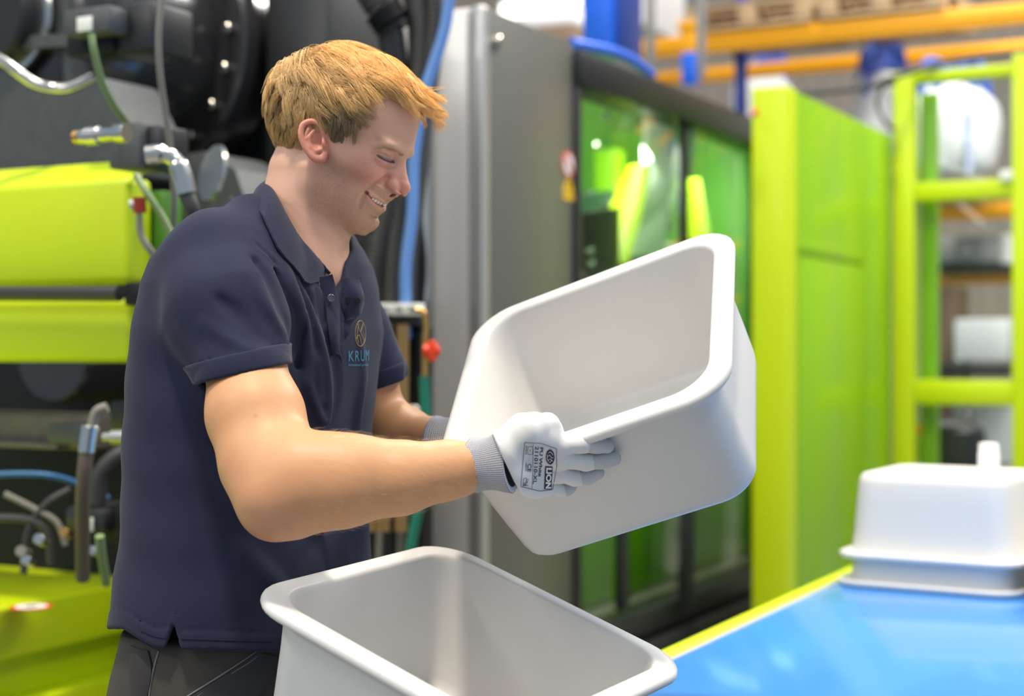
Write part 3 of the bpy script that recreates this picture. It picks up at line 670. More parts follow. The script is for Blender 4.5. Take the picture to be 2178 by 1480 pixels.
inv_tub(ct2.x, ct2.y, cz, yw+.03, 'lower tub of the neighbouring stack cut by the right edge')
inv_tub(ct2.x, ct2.y+.004, cz+.056, yw+.02, 'upper tub of the neighbouring stack cut by the right edge')
cc_ = P(2103, 975, 3.25)
bt = thing('white_bottle', 'short white cylinder standing on top of the upturned tubs', 'bottle', (cc_.x, cc_.y, cz+.056+.1745))
zq = cz+.056+.1745
part('body', latheg([(.018, 0), (.0215, .003), (.0215, .035), (.020, .037), (.020, .052), (.0185, .055)], (cc_.x, cc_.y, zq), (0, 0, 1), 28), M['bag'], bt)
# stand that carries the lower tub (below the frame)
lo_n = LOW.to_3x3() @ Vector((0, 0, 1)); bc_ = LOW.translation
st = thing('tub_stand', 'grey tilted stand under the open white tub', 'stand', (bc_.x, bc_.y, 0))
part('rest_plate', boxg((-.17, -.17, -.018), (.17, .17, -.001), .004).xf(LOW), M['grey'], st)
part('column', boxg((bc_.x+.04, bc_.y-.10, .03), (bc_.x+.11, bc_.y-.03, bc_.z-.055), .005), M['grey'], st)
part('foot', boxg((bc_.x-.02, bc_.y-.22, 0), (bc_.x+.18, bc_.y+.08, .03), .006), M['grey'], st)
# ================================================================== implicit-surface sculpting
F32 = np.float32
def V3(p): return np.array(p, F32)
def smin(a, b, k):
    h = np.clip(0.5+0.5*(b-a)/k, 0, 1); return b+(a-b)*h-k*h*(1-h)
def smax(a, b, k): return -smin(-a, -b, k)
def ell(p, c, r, R=None):
    q = p-V3(c)
    if R is not None: q = q @ R
    r = V3(r); k0 = np.sqrt(((q/r)**2).sum(1)); k1 = np.sqrt(((q/(r*r))**2).sum(1))+1e-9
    return k0*(k0-1)/k1
def rcone(p, a, b, ra, rb):
    a, b = V3(a), V3(b); ab = b-a; t = np.clip(((p-a)@ab)/float(ab@ab), 0, 1)
    return np.sqrt((((p-a)-t[:, None]*ab)**2).sum(1))-(ra+(rb-ra)*t)
def chain(p, pts, rad, k=0.004):
    d = None
    for i in range(len(pts)-1):
        e = rcone(p, pts[i], pts[i+1], rad[i], rad[i+1]); d = e if d is None else smin(d, e, k)
    return d
def segd(p, pts):
    d = None
    for i in range(len(pts)-1):
        e = rcone(p, pts[i], pts[i+1], 0, 0); d = e if d is None else np.minimum(d, e)
    return d
def gb_(d, w): return np.exp(-(d/w)**2)
def surface_nets(vol, lo, h):
    s = vol < 0; nx, ny, nz = vol.shape
    c = np.zeros((nx-1, ny-1, nz-1), np.uint8)
    for dx in (0, 1):
        for dy in (0, 1):
            for dz in (0, 1): c += s[dx:nx-1+dx, dy:ny-1+dy, dz:nz-1+dz]
    act = (c > 0) & (c < 8); idx = np.argwhere(act)
    vid = np.full(act.shape, -1, np.int32); vid[act] = np.arange(len(idx))
    acc = np.zeros((len(idx), 3)); cnt = np.zeros(len(idx)); i, j, k = idx.T
    for (d0, ax) in [((a, b, c_), ax) for ax in range(3) for a in (0, 1) for b in (0, 1) for c_ in (0, 1) if (a, b, c_)[ax] == 0]:
        d1 = list(d0); d1[ax] = 1
        v0 = vol[i+d0[0], j+d0[1], k+d0[2]]; v1 = vol[i+d1[0], j+d1[1], k+d1[2]]
        m = (v0 < 0) != (v1 < 0); t = np.where(m, v0/(v0-v1+1e-20), 0)
        p = np.repeat(np.array(d0, float)[None], len(idx), 0); p[:, ax] = t
        acc[m] += p[m]; cnt[m] += 1
    V = (idx+acc/cnt[:, None])*h+np.array(lo)
    Fs = []
    for ax in range(3):
        a1, a2 = [(1, 2), (2, 0), (0, 1)][ax]
        sl0 = [slice(None)]*3; sl1 = [slice(None)]*3
        sl0[ax] = slice(0, -1); sl1[ax] = slice(1, None)
        A = s[tuple(sl0)]; B = s[tuple(sl1)]; e = np.argwhere(A != B)
        e = e[(e[:, a1] > 0) & (e[:, a2] > 0) & (e[:, a1] < vol.shape[a1]-1) & (e[:, a2] < vol.shape[a2]-1)]
        fl = A[tuple(e.T)]
        def g(o1, o2):
            q = e.copy(); q[:, a1] -= o1; q[:, a2] -= o2; return vid[tuple(q.T)]
        Q = np.stack([g(1, 1), g(0, 1), g(0, 0), g(1, 0)], 1)
        Q[~fl] = Q[~fl][:, ::-1]; Fs.append(Q)
    Fq = np.concatenate(Fs); Fq = Fq[(Fq >= 0).all(1)]
    return V, Fq
def sdf_mesh(f, lo, hi, h, cm=4):
    lo = np.array(lo, float); hi = np.array(hi, float); H = h*cm
    n = np.ceil((hi-lo)/H).astype(int)+1
    ax = [lo[i]+H*(np.arange(n[i])+0.5) for i in range(3)]
    g = np.stack(np.meshgrid(*ax, indexing='ij'), -1).reshape(-1, 3).astype(F32)
    cv = f(g).reshape(n)
    near = np.abs(cv) < H*1.9
    vol = np.repeat(np.repeat(np.repeat(np.where(cv < 0, -1, 1).astype(F32), cm, 0), cm, 1), cm, 2)
    blk = np.argwhere(near)
    off = np.stack(np.meshgrid(*[np.arange(cm)]*3, indexing='ij'), -1).reshape(-1, 3)
    for s0 in range(0, len(blk), 30000):
        ii = (blk[s0:s0+30000, None, :]*cm+off[None]).reshape(-1, 3)
        vol[tuple(ii.T)] = f((lo+ii*h).astype(F32))
    for i in range(3):      # close at the border
        sl = [slice(None)]*3
        sl[i] = 0; vol[tuple(sl)] = np.maximum(vol[tuple(sl)], h*.5); sl[i] = -1; vol[tuple(sl)] = np.maximum(vol[tuple(sl)], h*.5)
    return surface_nets(vol, lo, h)
def project(f, V, it=2, e=0.0006):
    for _ in range(it):
        p = V.astype(F32); d = f(p); gr = np.stack([f(p+V3(o))-f(p-V3(o)) for o in ((e, 0, 0), (0, e, 0), (0, 0, e))], 1)/(2*e)
        n2 = (gr**2).sum(1)+1e-6; V = V-np.clip(d/n2, -.002, .002)[:, None]*gr
    return V
def vcol(o, cols, name='col'):
    cols = np.asarray(cols)
    a = o.data.color_attributes.new(name, 'FLOAT_COLOR', 'POINT')
    c = np.ones((len(cols), 4), F32); c[:, :cols.shape[1]] = cols; a.data.foreach_set('color', c.ravel())
def vmat(name, rough=0.5, sss=0.0, bump=0.1, scale=400, dist=0.0004, spec=0.5, sheen=0.0, weave=0, var=.05, vscale=25, rad=(1, .45, .3)):
    m, nt, b = new_mat(name); b.inputs['Roughness'].default_value = rough; b.inputs['Specular IOR Level'].default_value = spec
    at = nt.nodes.new('ShaderNodeAttribute'); at.attribute_name = 'col'
    tc = nt.nodes.new('ShaderNodeTexCoord')
    n2 = nt.nodes.new('ShaderNodeTexNoise'); n2.inputs['Scale'].default_value = vscale; n2.inputs['Detail'].default_value = 5
    nt.links.new(tc.outputs['Object'], n2.inputs['Vector'])
    mr = nt.nodes.new('ShaderNodeMapRange'); mr.inputs['To Min'].default_value = 1-var; mr.inputs['To Max'].default_value = 1+var
    nt.links.new(n2.outputs['Fac'], mr.inputs[0])
    mx = nt.nodes.new('ShaderNodeMix'); mx.data_type = 'RGBA'; mx.blend_type = 'MULTIPLY'; mx.inputs[0].default_value = 1
    nt.links.new(at.outputs['Color'], mx.inputs[6]); nt.links.new(mr.outputs[0], mx.inputs[7]); nt.links.new(mx.outputs[2], b.inputs['Base Color'])
    n = nt.nodes.new('ShaderNodeTexNoise'); n.inputs['Scale'].default_value = scale; n.inputs['Detail'].default_value = 4
    nt.links.new(tc.outputs['Object'], n.inputs['Vector'])
    bp = nt.nodes.new('ShaderNodeBump'); bp.inputs['Strength'].default_value = bump; bp.inputs['Distance'].default_value = dist
    nt.links.new(n.outputs['Fac'], bp.inputs['Height']); nt.links.new(bp.outputs[0], b.inputs['Normal'])
    if sss:
        b.inputs['Subsurface Weight'].default_value = sss; b.inputs['Subsurface Scale'].default_value = 0.006; b.inputs['Subsurface Radius'].default_value = rad
    if sheen: b.inputs['Sheen Weight'].default_value = sheen; b.inputs['Sheen Roughness'].default_value = .5
    return m
M['skin'] = vmat('skin', .48, .22, .25, 900, .0004, .45)
M['knit'] = vmat('polo_knit', .85, 0, .35, 1500, .0004, .2, sheen=.06, var=.08, vscale=60)
M['hair'] = mat('blond_hair', (.40, .20, .055), .42, var=.45, vscale=160)
M['haircap'] = mat('hair_under', (.30, .17, .06), .6, var=.3, vscale=140)
M['hairside'] = mat('hair_side', (.22, .13, .06), .5, var=.4, vscale=160)

man = thing('person', 'man in a navy polo shirt and work gloves, smiling down at the tub', 'person', (-.30, 1.95, 0))

# ------------------------------------------------------------------ head frame
YH = 1.95; PSI, PIT = radians(12), radians(20)
HO = P(725, 290, YH)
fwd0 = Vector((cos(PSI), -sin(PSI), 0)); latn = Vector((-sin(PSI), -cos(PSI), 0)); upz = Vector((0, 0, 1))
E1 = fwd0*cos(PIT)-upz*sin(PIT); E3 = fwd0*sin(PIT)+upz*cos(PIT); E2 = latn      # forward, towards the camera, up
HR = np.array([list(E1), list(E2), list(E3)], F32)      # rows
HOn = np.array(HO, F32)
def to_head(p): return (p-HOn) @ HR.T
def to_world(q): return np.asarray(q) @ HR.astype(float)+np.array(HO)
def hp(px, py, s=0.0):
    """photo pixel -> head frame, for a point s metres to the camera side of the middle plane"""
    sc_ = FPX/(YH-s*.95)
    dx = (px-CX)/sc_-HO.x; dz = (CY-py)/sc_+HC-HO.z
    X = (dx+s*sin(PSI))/cos(PSI)
    return (X*cos(PIT)-dz*sin(PIT), s, X*sin(PIT)+dz*cos(PIT))
PROF = [(905, 205), (899, 235), (892, 259), (885, 290), (881, 309), (878, 322), (872, 332), (865, 342), (864.5, 355), (867, 374), (871, 389), (874.5, 398), (875, 404), (872.5, 411), (863, 418), (851, 420.5), (842, 422),
        (834, 427), (826, 431), (819, 432.5), (815, 435), (811, 438), (815, 442), (815, 447), (809, 455), (800, 461), (803, 467), (806.5, 474), (803, 483), (794, 491), (780, 497)]
prof = np.array([hp(x, y) for x, y in PROF])[:, [0, 2]]
o_ = np.argsort(prof[:, 1]); prof = prof[o_]
NECK0 = hp(650, 395); 
def neck_pts():
    return [to_head(np.array([list(P(652, 370, YH))], F32))[0], to_head(np.array([list(P(646, 450, YH))], F32))[0], to_head(np.array([list(P(622, 600, YH))], F32))[0]]
NP_ = neck_pts()
THR = to_head(np.array([list(P(674, 505, YH-.005)), list(P(662, 570, YH-.005))], F32))

EYE = np.array((.0668, .0315, -.0075))
def head_base(q):
    q = q.copy(); q[:, 1] = np.abs(q[:, 1])
    d = ell(q, (-.006, 0, .020), (.091, .0735, .080))
    d = smin(d, ell(q, (.030, 0, .040), (.056, .057, .050)), .02)
    d = smin(d, ell(q, (.020, 0, -.030), (.062, .058, .066)), .02)
    d = smin(d, ell(q, (.043, .036, -.020), (.026, .022, .020)), .015)            # cheekbone
    d = smin(d, rcone(q, (.004, .046, -.066), (.056, .016, -.091), .017, .0165), .022)   # jaw
    d = smin(d, ell(q, (.030, 0, -.066), (.046, .044, .038)), .02)
    d = smin(d, ell(q, (.050, 0, -.056), (.030, .035, .028)), .015)               # muzzle
    d = smin(d, ell(q, (.066, 0, -.090), (.0175, .019, .0165)), .012)             # chin
    d = smin(d, ell(q, (.0735, .020, .010), (.0145, .026, .0070)), .012)          # brow
    d = smax(d, -ell(q, (.0915, .0290, -.0065), (.0165, .0165, .0095)), .010)     # socket
    d = smin(d, ell(q, EYE, (.0120, .0160, .0115)), .006)                         # lids over the eyeball
    d = smin(d, ell(q, (.0560, .0345, -.0290), (.019, .0165, .0125)), .010)       # raised cheek
    d = smin(d, rcone(q, (.0800, 0, -.001), (.0950, 0, -.0305), .0065, .0100), .009)    # nose
    d = smin(d, rcone(q, (.0760, .004, -.006), (.0860, .009, -.0330), .006, .0085), .008)
    d = smin(d, ell(q, (.0985, 0, -.0335), (.0095, .0095, .0085)), .004)
    d = smin(d, ell(q, (.0870, .0125, -.0375), (.0105, .0078, .0078)), .0035)     # wing
    return d
def warp_delta():
    """how far the mid-line must move so that the face's outline is the traced one"""
    zs = np.linspace(-.118, .10, 220); cur = np.zeros(220)
    xs = np.linspace(.02, .13, 600).astype(F32)
    for i, z in enumerate(zs):
        g = np.stack([xs, np.zeros_like(xs), np.full_like(xs, z)], 1); d = head_base(g); ins = np.where(d < 0)[0]
        cur[i] = xs[ins[-1]] if len(ins) else .02
    tgt = np.interp(zs, prof[:, 1], prof[:, 0]); w = np.clip((zs+.112)/.012, 0, 1)*np.clip((.085-zs)/.035, 0, 1)
    dl = np.clip((tgt-cur), -.012, .012)*w
    k = np.array([1, 2, 1.]); k /= k.sum(); return zs, np.convolve(dl, k, 'same')
WZ, WD = warp_delta()
def head_w(q):
    w = np.interp(q[:, 2], WZ, WD).astype(F32)*np.exp(-(q[:, 1]/.022)**2)*np.clip((q[:, 0]-.02)/.03, 0, 1)
    q2 = q.copy(); q2[:, 0] -= w; return head_base(q2)
def onf(px, py):
    """outermost point of the camera-side face that a photo pixel sees, in the head frame"""
    ss = np.linspace(0, .09, 181); pts = np.array([hp(px, py, s) for s in ss], F32); d = head_w(pts)
    i = np.where(d < 0)[0]; i = i[-1] if len(i) else 0
    if i >= 180 or i == 0: return tuple(float(v) for v in pts[i])
    t = d[i]/(d[i]-d[i+1]+1e-9); return tuple(float(v) for v in pts[i]*(1-t)+pts[i+1]*t)
def fpath(pts, n=4): return [tuple(v) for v in spline([Vector(onf(x, y)) for x, y in pts], n)]
MOUTH = fpath([(781, 411), (787, 419), (796, 427), (806, 433), (813, 437)])+[(.0835, 0, -.0636)]
LIPU = fpath([(785, 411), (796, 419), (808, 427), (818, 433)])
LIPL = fpath([(783, 419), (791, 431), (802, 440), (811, 445)])
FOLD = fpath([(826, 379), (812, 387), (796, 396), (780, 409), (770, 424), (766, 440)])
CHEEK = fpath([(818, 370), (800, 379), (782, 392), (768, 408)])
SLIT = fpath([(806, 334), (814, 338), (824, 342), (838, 346)])
LOLID = fpath([(806, 341), (815, 347), (826, 351), (838, 351)])
BAGF = fpath([(800, 345), (812, 354), (826, 359), (840, 359)])
UPLID = fpath([(790, 330), (806, 326), (824, 330), (842, 338)])
BROW = fpath([(800, 316), (822, 314), (842, 321), (860, 331)])
CROW = [fpath(q, 2) for q in ([(800, 336), (786, 335)], [(800, 340), (786, 344)], [(802, 345), (788, 353)])]
WINGF = fpath([(826, 379), (821, 388), (822, 398), (829, 405), (838, 408)])
ear_t = np.array(hp(660, 260, .080)); ear_l = np.array(hp(679, 340, .074)); ear_c = (ear_t+ear_l)/2
eu = (ear_t-ear_l)/np.linalg.norm(ear_t-ear_l); ef = np.array([eu[2], 0, -eu[0]]); ef /= np.linalg.norm(ef)
HEL = [tuple(v) for v in spline([(.0105, -.004, .000), (.0105, .000, .010), (.0085, .0015, .0190), (.0010, .003, .0245), (-.0085, .005, .0225), (-.0128, .006, .0120), (-.0125, .005, .0000), (-.0090, .003, -.0115), (-.0035, .000, -.0205), (.0030, -.003, -.0225), (.0070, -.004, -.0150)], 3)]
HER = tuple(np.interp(np.linspace(0, 10, len(HEL)), range(11), (.0020, .0026, .0028, .0028, .0029, .0028, .0028, .0032, .0044, .0044, .003)))
def ear_sdf(q):
    """q with |y|; ear plate standing off the head, its back edge furthest out"""
    u = (q-V3(ear_c)) @ V3(eu); w = (q-V3(ear_c)) @ V3(ef); n = q[:, 1]-(.0745-.38*w)
    e = np.stack([w, n, u], 1)
    d = chain(e, HEL, HER, .002)
    d = smin(d, ell(e, (-.001, -.006, .000), (.0125, .0055, .0225)), .003)
    d = smin(d, chain(e, [(.001, .001, .013), (-.0060, .003, .006), (-.0060, .002, -.005), (-.001, .001, -.012), (.004, .000, -.011)], (.002, .0024, .0024, .0024, .002), .002), .003)
    d = smin(d, ell(e, (.0085, -.0005, -.0035), (.0034, .0034, .0055)), .003)       # tragus
    return smax(d, -ell(e, (.0022, .001, -.001), (.0050, .0060, .0085)), .0025)      # concha
def head_sdf(p):
    q = to_head(p); d = head_w(q)
    a = q.copy(); a[:, 1] = np.abs(a[:, 1])
    m = (q[:, 0] > .035) & (np.abs(d) < .02)
    e = a[m]; x = d[m]
    if len(e):
        x = x-.0016*gb_(segd(e, LIPU), .0026)-.0026*gb_(segd(e, LIPL), .0042)
        x = x+.0030*gb_(segd(e, FOLD), .0034)-.0018*gb_(segd(e, CHEEK), .0075)
        x = x+.0014*gb_(segd(e, WINGF), .0017)
        x = smax(x, -ell(e, (.0925, .0078, -.0462), (.0068, .0034, .0046)), .002)      # nostril
        x = smax(x, -(segd(e, MOUTH)-np.interp(e[:, 1], (0, .022, .030), (.0026, .0026, .0008)).astype(F32)), .0014)
        x = smax(x, -(segd(e, SLIT)-.0014), .0007)
        x = x-.0014*gb_(segd(e, LOLID), .0018)+.0014*gb_(segd(e, BAGF), .0022)+.0018*gb_(segd(e, UPLID), .0018)-.0020*gb_(segd(e, BROW), .005)
        for c_ in CROW: x = x+.0006*gb_(segd(e, c_), .0011)
        x = x+.0016*gb_(segd(e, [(.0745, 0, -.0800), (.070, .014, -.0775)]), .005)
        d = d.copy(); d[m] = x
    d = smin(d, ear_sdf(a), .0025)
    n = chain(q, NP_, (.0480, .0500, .068), .02)
    n = smin(n, chain(q, THR, (.029, .034), .01), .03)
    d = smin(d, n, .014)
    cord = chain(a, [(-.006, .054, -.050), tuple(NP_[1]+np.array((.03, .026, -.02), F32)), tuple(NP_[2]+np.array((.06, .012, .02), F32))], (.009, .009, .01))
    return smin(d, cord, .014)
def skin_cols(V):
    """skin colouring: cheeks, nose and ears redder, stubble on the jaw, brows, lips, freckles; hair shadow painted at the sideburn"""
    q = to_head(V.astype(F32)); a = q.copy(); a[:, 1] = np.abs(a[:, 1]); n = len(V)
    rs = np.random.RandomState(5)
    c = np.tile(V3((.66, .38, .265)), (n, 1))
    def mixc(w, t): 
        nonlocal c
        w = np.clip(w, 0, 1)[:, None]; c = c*(1-w)+V3(t)*w
    mixc(.6*gb_(ell(a, (.06, .035, -.028), (.02, .02, .015)), .012), (.62, .25, .19))
    mixc(.75*gb_(np.sqrt(((a-V3((.097, .006, -.034)))**2).sum(1)), .017), (.60, .20, .16))
    e = ear_sdf(a); mixc(.75*(e < .003)*1.0, (.66, .24, .17))
    # stubble goes to the alpha channel; the material breaks it into hairs
    st = np.clip((-.022-q[:, 2]-.25*(q[:, 0]-.03))/.012, 0, 1)*np.clip((q[:, 0]-.000)/.015, 0, 1)*np.clip((q[:, 2]+.120-.35*(.05-q[:, 0]))/.014, 0, 1)
    st *= 1-.9*gb_(segd(a, CHEEK), .014)
    st *= 1-np.clip((.0045-np.minimum(segd(a, LIPU), segd(a, LIPL)))/.002, 0, 1)
    mo = segd(a, MOUTH)
    mixc(.40*gb_(np.sqrt(((a-V3((.077, .0, -.090)))**2).sum(1)), .022), (.52, .25, .10))
    mixc((np.minimum(segd(a, LIPU)-.0018, segd(a, LIPL)-.0036) < 0)*.6, (.58, .23, .20))
    mixc((mo < .0022)*.9*(a[:, 0] < .085), (.14, .03, .025))
    mixc(.40*gb_(segd(a, BROW), .0034), (.40, .22, .10))
    mixc(1.3*gb_(segd(a, SLIT), .0016), (.04, .02, .012))
    mixc(.35*gb_(segd(a, SLIT[6:]), .005), (.42, .24, .28))
    no = ell(a, (.0925, .0078, -.0462), (.0068, .0034, .0046)); mixc(.8*(no < .0006), (.22, .03, .03))
    fr = np.random.RandomState(9)
    for _ in range(70):
        c0 = V3((fr.uniform(.03, .09), fr.uniform(.01, .06), fr.uniform(-.05, .06)))
        w = gb_(np.sqrt(((a-c0)**2).sum(1)), .0012); mixc(.45*w, (.36, .15, .08))
    bz = np.interp(a[:, 0], (-.002, .012, .026, .031, .033), (.02, -.006, -.007, .004, .05))
    bw = np.clip((a[:, 2]-bz)/.006, 0, 1)*np.clip((a[:, 0]+.002)/.004, 0, 1)*np.clip((.033-a[:, 0])/.006, 0, 1)*(a[:, 2] < .06)*(ear_sdf(a) > .003)
    mixc(.8*bw, (.20, .12, .065))  # skin painted darker here as the sideburn's hair shadow
    return np.concatenate([c, (1-.85*st)[:, None]], 1)
M['skin'] = vmat('skin', .48, .22, .25, 900, .0004, .45)
_nt = M['skin'].node_tree
_at = [n for n in _nt.nodes if n.type == 'ATTRIBUTE'][0]; _mx = [n for n in _nt.nodes if n.type == 'MIX'][0]; _b = _nt.nodes['Principled BSDF']
_tc = [n for n in _nt.nodes if n.type == 'TEX_COORD'][0]
_n = _nt.nodes.new('ShaderNodeTexNoise'); _n.inputs['Scale'].default_value = 1500; _n.inputs['Detail'].default_value = 2
_nt.links.new(_tc.outputs['Object'], _n.inputs['Vector'])
_r = _nt.nodes.new('ShaderNodeMapRange'); _r.inputs['From Min'].default_value = .45; _r.inputs['From Max'].default_value = .62
_nt.links.new(_n.outputs['Fac'], _r.inputs[0])
_i = _nt.nodes.new('ShaderNodeMath'); _i.operation = 'SUBTRACT'; _i.inputs[0].default_value = 1; _nt.links.new(_at.outputs['Alpha'], _i.inputs[1])
_r2 = _nt.nodes.new('ShaderNodeMath'); _r2.operation = 'MULTIPLY_ADD'; _r2.inputs[1].default_value = .46; _r2.inputs[2].default_value = .26; _nt.links.new(_r.outputs[0], _r2.inputs[0])
_m = _nt.nodes.new('ShaderNodeMath'); _m.operation = 'MULTIPLY'; _nt.links.new(_r2.outputs[0], _m.inputs[0]); _nt.links.new(_i.outputs[0], _m.inputs[1])
_x = _nt.nodes.new('ShaderNodeMix'); _x.data_type = 'RGBA'; _x.inputs[7].default_value = (.20, .115, .06, 1)
_nt.links.new(_m.outputs[0], _x.inputs[0]); _nt.links.new(_mx.outputs[2], _x.inputs[6]); _nt.links.new(_x.outputs[2], _b.inputs['Base Color'])
# ------------------------------------------------------------------ hair: an under-layer and individually combed locks
def scalp(q):
    """distance to the bare skull, head frame"""
    d = ell(q, (-.006, 0, .020), (.091, .0735, .080)); d = smin(d, ell(q, (.030, 0, .040), (.056, .057, .050)), .02)
    return d
def scalp_hit(dirs, org=(-.01, 0, .02)):
    o = V3(org); lo_ = np.zeros(len(dirs), F32); hi_ = np.full(len(dirs), .16, F32)
    for _ in range(24):
        m = (lo_+hi_)/2; d = scalp(o+dirs*m[:, None]); lo_ = np.where(d < 0, m, lo_); hi_ = np.where(d < 0, hi_, m)
    return o+dirs*lo_[:, None]
def grad_s(q, e=.0008): 
    g = np.stack([scalp(q+V3(o))-scalp(q-V3(o)) for o in ((e, 0, 0), (0, e, 0), (0, 0, e))], 1); return g/np.linalg.norm(g, axis=1, keepdims=True)
HAIRLINE = [(-.105, -.060), (-.078, -.062), (-.055, -.054), (-.038, -.046), (-.028, -.030), (-.026, .004), (-.014, .018), (-.002, .016), (.006, .002), (.014, -.008), (.026, -.008), (.030, .004), (.031, .030), (.034, .054), (.046, .062), (.066, .070), (.088, .076)]
HLx = np.array([h[0] for h in HAIRLINE]); HLz = np.array([h[1] for h in HAIRLINE])
def in_scalp(q):
    z0 = np.interp(q[:, 0], HLx, HLz); return q[:, 2] > z0
def thick(q):
    """how high the hair stands off the skull"""
    x, z = q[:, 0], q[:, 2]
    t = .006+.010*np.clip((z-.02)/.06, 0, 1)+.016*np.clip((x-.03)/.04, 0, 1)*np.clip((z-.045)/.03, 0, 1)
    t = t+.004*np.clip((-x-.04)/.04, 0, 1)*np.clip((z+.01)/.03, 0, 1)
    lowr = np.clip((z-np.interp(x, HLx, HLz))/.03, 0, 1); return t*(.15+.85*lowr)
rsh = np.random.RandomState(11)
def build_hair(n, r0, seg=9, stray=False):
    d = rsh.normal(size=(n*4, 3)); d /= np.linalg.norm(d, axis=1, keepdims=True)
    root = scalp_hit(d.astype(F32)); root = root[in_scalp(root)]
    bb = root[(root[:, 0] > .0) & (root[:, 2] < .034) & (root[:, 0] < .034)]; ex = bb[rsh.randint(0, len(bb), 2600)]+rsh.normal(size=(2600, 3))*.0012
    root = np.concatenate([root[:n], ex[in_scalp(ex)]]).astype(F32); n = len(root)
    x, y, z = root.T; sg = np.sign(y); ay = np.abs(y)
    top = np.clip((z-.045)/.035, 0, 1); back = np.clip((-x-.02)/.05, 0, 1); side = 1-top
    # clumps give neighbouring hairs a shared course
    nc = 700; cc = root[rsh.choice(n, nc)]
    j = np.argmin(((root[:, None, :]-cc[None])**2).sum(2), 1); cj = rsh.normal(size=(nc, 3))[j]; cl = rsh.rand(nc)[j]
    hi_ = np.clip((z-.015)/.035, 0, 1)
    fl = np.stack([.20+.95*hi_, .10*sg+.10*top, -1.05*(1-hi_)-.22*hi_], 1)
    fl[:, 2] -= 1.1*back*np.clip((.085-z)/.05, 0, 1); fl[:, 0] -= .75*back*np.clip((.095-z)/.03, 0, 1)
    tm = np.clip((x-.005)/.02, 0, 1)*np.clip((z-.030)/.015, 0, 1)
    fl = fl*(1-tm[:, None])+np.stack([1.1+0*x, .12*sg, .16+.0*x], 1)*tm[:, None]
    burn = (x > .000) & (z < .028); fl[burn] = (.12, 0, -1)
    fl += (.20-.06*tm[:, None])*cj+.10*rsh.normal(size=(n, 3))
    L = (.020+.030*top+.004*np.clip((x-.0)/.06, 0, 1)*np.clip((z-.03)/.03, 0, 1)+.016*np.clip((z-.0)/.03, 0, 1))*(.75+.35*cl+.2*rsh.rand(n))
    L *= np.where(burn, .45, 1); L *= 1-.45*tm*np.clip((.078-z)/.02, 0, 1)-.18*tm; L *= np.clip(.35+(z+.055)/.06, .3, 1)
    th = thick(root)*(.55+.5*cl+.25*rsh.rand(n)*(1.5 if stray else 1))
    p = root.copy(); pts = [p.copy()]; ds = (L/seg)
    for s_ in range(1, seg+1):
        t = s_/seg; g = grad_s(p.astype(F32)); f = fl-(fl*g).sum(1, keepdims=True)*g; f /= np.linalg.norm(f, axis=1, keepdims=True)+1e-9
        free = np.clip((p[:, 0]-.070)/.02, 0, 1)*np.clip((p[:, 2]-.03)/.03, 0, 1)      # fringe leaves the forehead
        fr = np.stack([.92+0*free, .1*cj[:, 1], .12-.42*cl+.22*cj[:, 2]], 1); fr /= np.linalg.norm(fr, axis=1, keepdims=True)
        f = f*(1-free[:, None])+fr*free[:, None]
        q = p+f*ds[:, None]+.0006*cj*t
        h = th*min(1, t*2.2)*(1-.18*t)
        cur = scalp(q.astype(F32)); q = q+(g*(h-cur)[:, None])*(1-free[:, None])*.8
        p = q; pts.append(p.copy())
    PT = np.stack(pts, 1)       # n, seg+1, 3
    cnt = np.bincount(j, minlength=nc)+1e-9; mean = np.zeros((nc, seg+1, 3)); np.add.at(mean, j, PT); mean /= cnt[:, None, None]
    w_ = (.62*np.linspace(0, 1, seg+1)**1.2)[None, :, None]*(rsh.rand(n) < .85)[:, None, None]; PT = PT*(1-w_)+mean[j]*w_
    # three-sided tapering tubes
    W = to_world(PT.reshape(-1, 3)).reshape(n, seg+1, 3)
    T = np.gradient(W, axis=1); T /= np.linalg.norm(T, axis=2, keepdims=True)+1e-9
    ref = np.array([.3, .5, .8]); A = np.cross(T, ref); A /= np.linalg.norm(A, axis=2, keepdims=True)+1e-9; B = np.cross(T, A)
    rad = r0*(1-.75*(np.linspace(0, 1, seg+1)**2))[None, :, None]*(.7+.6*rsh.rand(n))[:, None, None]
    rings = np.stack([W+A*rad*cos(a_)+B*rad*sin(a_) for a_ in (0, 2.094, 4.189)], 2)      # n, seg+1, 3, 3
    V = rings.reshape(-1, 3); base = (np.arange(n)*(seg+1)*3)[:, None, None]
    s_ = np.arange(seg)[None, :, None]*3; k = np.arange(3)[None, None, :]
    Fq = np.stack([base+s_+k, base+s_+(k+1) % 3, base+s_+3+(k+1) % 3, base+s_+3+k], 3).reshape(-1, 4)
    lum = (.62+.50*cl+.30*rsh.rand(n))*(.80+.55*np.clip((root[:, 2]-.03)/.06, 0, 1))  # strands paler towards the crown: the top highlight is put into their colour
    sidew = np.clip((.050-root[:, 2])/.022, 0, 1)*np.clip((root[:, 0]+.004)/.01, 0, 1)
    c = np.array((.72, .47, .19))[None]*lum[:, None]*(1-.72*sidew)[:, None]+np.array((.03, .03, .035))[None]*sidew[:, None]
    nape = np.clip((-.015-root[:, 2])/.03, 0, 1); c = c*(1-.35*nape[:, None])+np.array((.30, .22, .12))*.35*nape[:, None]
    C = np.repeat(c, (seg+1)*3, 0); return V, Fq, C
# ------------------------------------------------------------------ the man's body, shirt and trousers
PHI = radians(25); BF = np.array((cos(PHI), -sin(PHI)), F32); BR = np.array((-sin(PHI), -cos(PHI)), F32)   # chest forward, near side
